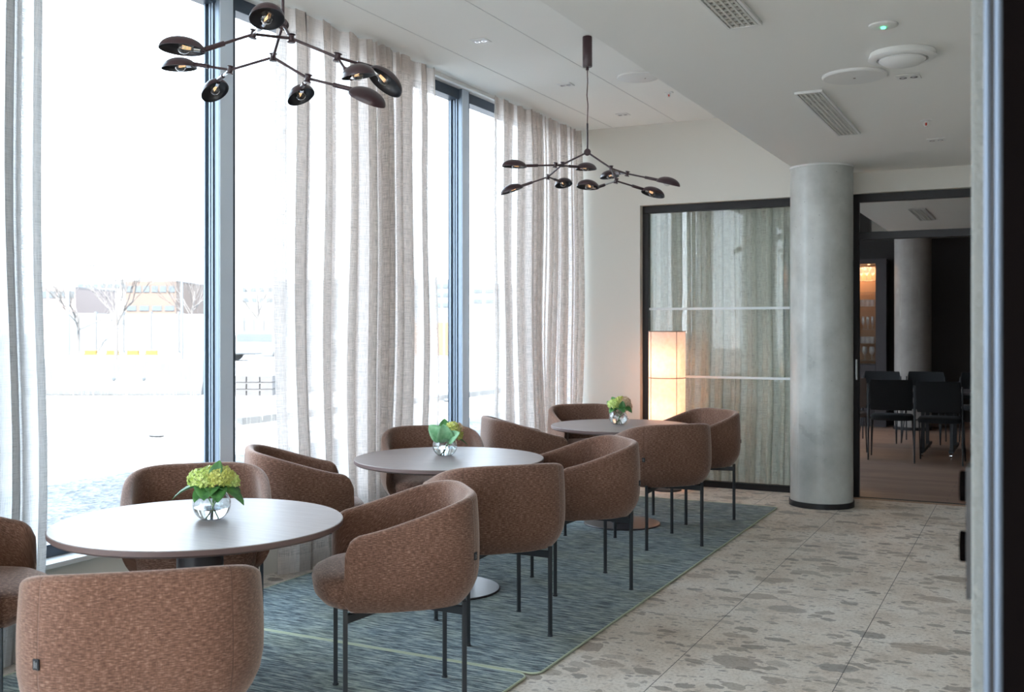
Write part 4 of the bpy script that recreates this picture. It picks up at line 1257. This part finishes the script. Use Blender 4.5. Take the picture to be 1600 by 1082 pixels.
def gw_mat():
    m, nt, b = mat('bright glassware'); nt.nodes.remove(b)
    tr = N(nt, 'ShaderNodeBsdfTransparent'); tr.inputs[0].default_value = (.9, .9, .92, 1)
    gl = N(nt, 'ShaderNodeBsdfGlossy'); gl.inputs['Roughness'].default_value = .12
    df = N(nt, 'ShaderNodeBsdfDiffuse'); df.inputs[0].default_value = (.8, .8, .8, 1)
    a = N(nt, 'ShaderNodeMixShader'); a.inputs[0].default_value = .35
    nt.links.new(gl.outputs[0], a.inputs[1]); nt.links.new(df.outputs[0], a.inputs[2])
    lw = N(nt, 'ShaderNodeLayerWeight'); lw.inputs['Blend'].default_value = 0.5
    ms = N(nt, 'ShaderNodeMixShader'); nt.links.new(mathn(nt, 'MULTIPLY_ADD', mathn(nt, 'POWER', lw.outputs['Facing'], 3.0), .8, .15), ms.inputs[0])
    nt.links.new(tr.outputs[0], ms.inputs[1]); nt.links.new(a.outputs[0], ms.inputs[2])
    nt.links.new(ms.outputs[0], nt.nodes['Material Output'].inputs[0]); return m
M['glassware'] = gw_mat()
rows = [(2.178, 'wine', 5, 'wine glass on the top shelf of the lit cabinet', 'wine glasses on the top cabinet shelf'),
        (1.795, 'tumbler', 6, 'tumbler on the second stocked shelf of the lit cabinet', 'tumblers in the cabinet'),
        (1.451, 'flute', 6, 'stemmed champagne glass on the middle shelf of the lit cabinet', 'champagne glasses in the cabinet'),
        (1.24, 'tumbler', 6, 'tumbler on the fourth stocked shelf of the lit cabinet', 'tumblers low in the cabinet'),
        (.985, 'wine', 4, 'large wine glass on the lowest shelf of the lit cabinet', 'wine glasses on the lowest cabinet shelf')]
for z, kd, nn, lb, gp in rows:
    for c in range(nn):
        for d_ in range(2):
            put_glass(kd, -2.15 - (c + .3) * .40 / nn - d_ * .01, 16.26 + d_ * .12, z + .001, lb, gp)

# ------------------------------------------------------------ outside
GZ = -.10
struct(MB().box(-260, -4.36, -60, 320, GZ - .5, GZ).box(-4.36, 60, -60, YB - .21, GZ - .5, GZ).build('ground', M['ground']))
def at(px, Z, z=GZ):
    x, y = cw((px - 800) / F * Z, Z); return Vector((x, y, z))
def oriented(name, label, cat, px, Z, group=None, rz=YAW, z=GZ):
    return thing(name, label, cat, at(px, Z, z), rz, group)
def barrier(px, Z, L, h, label):
    t = oriented('concrete_barrier', label, 'barrier', px, Z, 'concrete barriers outside')
    pr = [(-.30, 0), (-.30, .12), (-.14, .35), (-.10, h), (.10, h), (.14, .35), (.30, .12), (.30, 0)]
    m = MB(); n = len(pr)
    m.v = [(-L / 2, a, b) for a, b in pr] + [(L / 2, a, b) for a, b in pr]
    for i in range(n): m.quad(i, (i + 1) % n, n + (i + 1) % n, n + i)
    m.quad(*range(n)); m.quad(*range(n, 2 * n))
    m.build('block', M['barrier'], t, bevel=.02)
    for s_ in (-.35, .35):
        MB().lathe([(0, -.012), (.035, -.012), (.035, .012), (0, .012)], 12, Matrix.Translation((s_ + .3, -.155, .38)) @ Matrix.Rotation(PI / 2, 4, 'X')).build('lifting_hole', M['dark_window'], t)
barrier(185, 24.5, 4.1, .82, 'long pale concrete barrier outside the left window')
barrier(500, 26, 3.6, .85, 'grey concrete barrier outside behind the middle curtain')
def pallets(px, Z, label):
    t = oriented('pallet_stack', label, 'pallets', px, Z)
    m = MB()
    for k in range(3):
        z = k * .16
        m.box(-.45, .45, -.4, .4, z + .12, z + .145)
        for s_ in (-.31, 0, .31): m.box(s_ - .14, s_ + .14, -.4, .4, z, z + .12)
    m.build('pallet', M['pallet'], t)
pallets(402, 24.4, 'low stack of grey pallets outside right of the first window post')
for k, px in enumerate((142, 176, 208, 237)):
    t = oriented('yellow_marker', 'yellow marker block on the ground behind the pale barrier, %s from the left' % ('first', 'second', 'third', 'fourth')[k], 'marker', px, 60, 'yellow marker blocks')
    MB().box(-.32, .32, -.15, .15, .04, .28).box(-.4, .4, -.22, .22, 0, .06).build('block', M['yellow'], t, bevel=.02)
def building(px0, px1, Z, ytop, mt, label, bands=(), depth=12, wins=True):
    a = at(px0, Z); c = at(px1, Z); W = (c - a).length
    h = EYE + (HY - ytop) / F * Z - GZ
    mid = (a + c) / 2
    t = thing('building', label, 'building', mid, YAW, 'buildings across the street')
    MB().box(-W / 2, W / 2, 0, depth, 0, h).build('walls', mt, t)
    MB().box(-W / 2 - .02, W / 2 + .02, -.02, depth, h, h + .15).build('roof', M['pale_build'], t)
    for (y0, y1, n_) in bands:
        z0 = EYE + (HY - y1) / F * Z - GZ; z1 = EYE + (HY - y0) / F * Z - GZ
        for k in range(n_):
            x = -W / 2 + W * (k + .5) / n_; ww = W / n_ * .38
            MB().box(x - ww, x + ww, -.06, .02, z0, z1).build('window', M['dark_window'], t)
    return t
building(196, 275, 110, 440, M['brick'], 'low orange brick building with a window band, through the left window', [(447, 457, 6), (478, 486, 4)])
building(60, 118, 120, 450, M['brick_red'], 'reddish low building behind the left curtain edge', [(455, 466, 4)])
building(85, 150, 70, 493, M['grey_build'], 'low blue grey shed roof through the left window', [])
building(276, 320, 130, 452, M['brick'], 'orange brick building left of the first window post', [(462, 470, 3)])
building(120, 200, 170, 438, M['pale_build'], 'distant pale building left of the orange brick one', [(444, 450, 7)])
building(378, 440, 150, 440, M['pale_build'], 'distant pale building right of the first window post', [(450, 456, 5), (466, 472, 5)])
building(470, 705, 140, 438, M['grey_build'], 'wide blue grey office building behind the middle curtain', [(444, 450, 16), (458, 464, 16), (474, 480, 16)])
building(738, 900, 150, 445, M['pale_build'], 'pale office building behind the far curtain', [(452, 458, 9), (468, 474, 9)])
def panel(px0, px1, Z, y0, label, mt):
    a = at(px0, Z); c = at(px1, Z); W = (c - a).length; h = EYE + (HY - y0) / F * Z - GZ
    t = thing('site_fence', label, 'fence', (a + c) / 2, YAW, 'site fences')
    MB().box(-W / 2, W / 2, 0, .08, .1, h).build('fence_panel', mt, t)
    for k in range(5):
        x = -W / 2 + W * k / 4
        MB().box(x - .06, x + .06, -.1, .16, 0, h + .15).build('post', M['pole'], t)
panel(150, 322, 66, 491, 'long white site fence below the orange brick building', M['pale_build'])
panel(640, 712, 55, 504, 'orange site fence seen beside the second window post', M['orange'])
panel(380, 442, 60, 500, 'grey site fence right of the first window post', M['barrier'])
def lamp_post(px, Z, ytop, label):
    t = oriented('street_lamp', label, 'street lamp', px, Z, 'street lamps outside')
    h = EYE + (HY - ytop) / F * Z - GZ
    MB().tube([(0, 0, 0), (0, 0, h)], [.09, .05], 8).build('pole', M['pole'], t, 60)
    MB().tube([(0, 0, h - .02), (.5, 0, h + .15), (1.0, 0, h + .18)], .04, 8).build('arm', M['pole'], t, 60)
    MB().box(.9, 1.5, -.12, .12, h + .12, h + .24).build('lamp_head', M['pole'], t, bevel=.03)
lamp_post(284, 48, 392, 'tall street lamp pole right of the orange building')
lamp_post(107, 60, 420, 'street lamp pole near the left window edge')
def tree(px, Z, h, label, seed, spread=.55):
    rnd = random.Random(seed)
    t = oriented('bare_tree', label, 'tree', px, Z, 'bare trees outside')
    MB().tube([(0, 0, 0), (.03, 0, h * .25), (0, .02, h * .45)], [h * .018, h * .014, h * .012], 8).build('trunk', M['tree'], t, 60)
    m = MB()
    def br(p, d, L, r, lv):
        q = p + d * L
        mid = p + d * L * .5 + Vector([rnd.uniform(-.05, .05) * L for _ in range(3)])
        m.tube([p, mid, q], [r, r * .8, r * .6], 5, cap=False)
        if lv:
            for _ in range(3 if lv > 1 else 4):
                nd = (d + Vector((rnd.uniform(-1, 1), rnd.uniform(-1, 1), rnd.uniform(-.2, .7))) * spread).normalized()
                br(p.lerp(q, rnd.uniform(.5, 1)), nd, L * rnd.uniform(.55, .8), r * .55, lv - 1)
    for _ in range(7):
        d = Vector((rnd.uniform(-1, 1), rnd.uniform(-1, 1), rnd.uniform(.5, 1.6))).normalized()
        br(Vector((0, 0, h * rnd.uniform(.25, .45))), d, h * .28, h * .007, 3)
    m.build('branches', M['tree'], t)
tree(181, 46, 5.2, 'bare young tree in front of the orange brick building', 1)
tree(122, 64, 5.5, 'bare tree at the left of the street view', 2)
tree(300, 90, 7.5, 'bare tree just left of the first window post', 3)
tree(403, 95, 8.5, 'dense bare tree right of the first window post', 4, .7)
tree(655, 90, 8, 'bare tree behind the middle curtain edge', 5)
def car(px, Z, label, rz=YAW):
    t = oriented('parked_car', label, 'car', px, Z, 'parked cars outside', rz)
    pr = [(-2.1, .3), (-2.15, .75), (-1.3, .88), (-.75, 1.38), (.75, 1.42), (1.35, .95), (2.05, .85), (2.15, .35)]
    m = MB(); n = len(pr)
    m.v = [(a, -.85, b) for a, b in pr] + [(a, .85, b) for a, b in pr]
    for i in range(n): m.quad(i, (i + 1) % n, n + (i + 1) % n, n + i)
    m.quad(*range(n)); m.quad(*range(n, 2 * n)); m.build('body', M['carpaint'], t, bevel=.06)
    MB().box(-.85, .8, -.86, .86, .95, 1.28).build('side_window', M['dark_window'], t)
    for x in (-1.3, 1.3):
        for y in (-.84, .84):
            MB().lathe([(0, -.1), (.32, -.1), (.32, .1), (0, .1)], 20, Matrix.Translation((x, y, .32)) @ Matrix.Rotation(PI / 2, 4, 'X')).build('wheel', M['tag'], t, 40)
car(405, 50, 'grey parked car right of the first window post')
car(490, 46, 'grey parked car behind the middle curtain')
def rock(px, py, s, label, seed):
    Z = F * (EYE - GZ) / (py - HY)
    t = MB(); rnd = random.Random(seed)
    K = 10; prof = []
    t.lathe([(0, -.3), (.8, -.2), (1, .1), (.7, .5), (0, .6)], K)
    t.v = [tuple(Vector(v) * s * (1 + .3 * noise.noise(Vector(v) * 1.5 + Vector((seed, 0, 0))))) for v in t.v]
    o = t.build('stone', M['barrier'], None, 40); o.location = at(px, Z) + Vector((0, 0, s * .2)); o.scale = (1.6, 1, .7)
    tag(o, label, 'stone', 'stones on the gravel')
rock(244, 683, .09, 'pale stone on the bright gravel outside the left window', 1)
rock(234, 680, .035, 'small pebble beside the pale stone outside', 2)
rock(702, 628, .10, 'pale stone on the gravel left of the second window post', 3)
struct(MB().box(-.06, .06, 0, 16, 0, .12).build('kerb', M['barrier'])).location = (-11.5, 13.0, GZ)
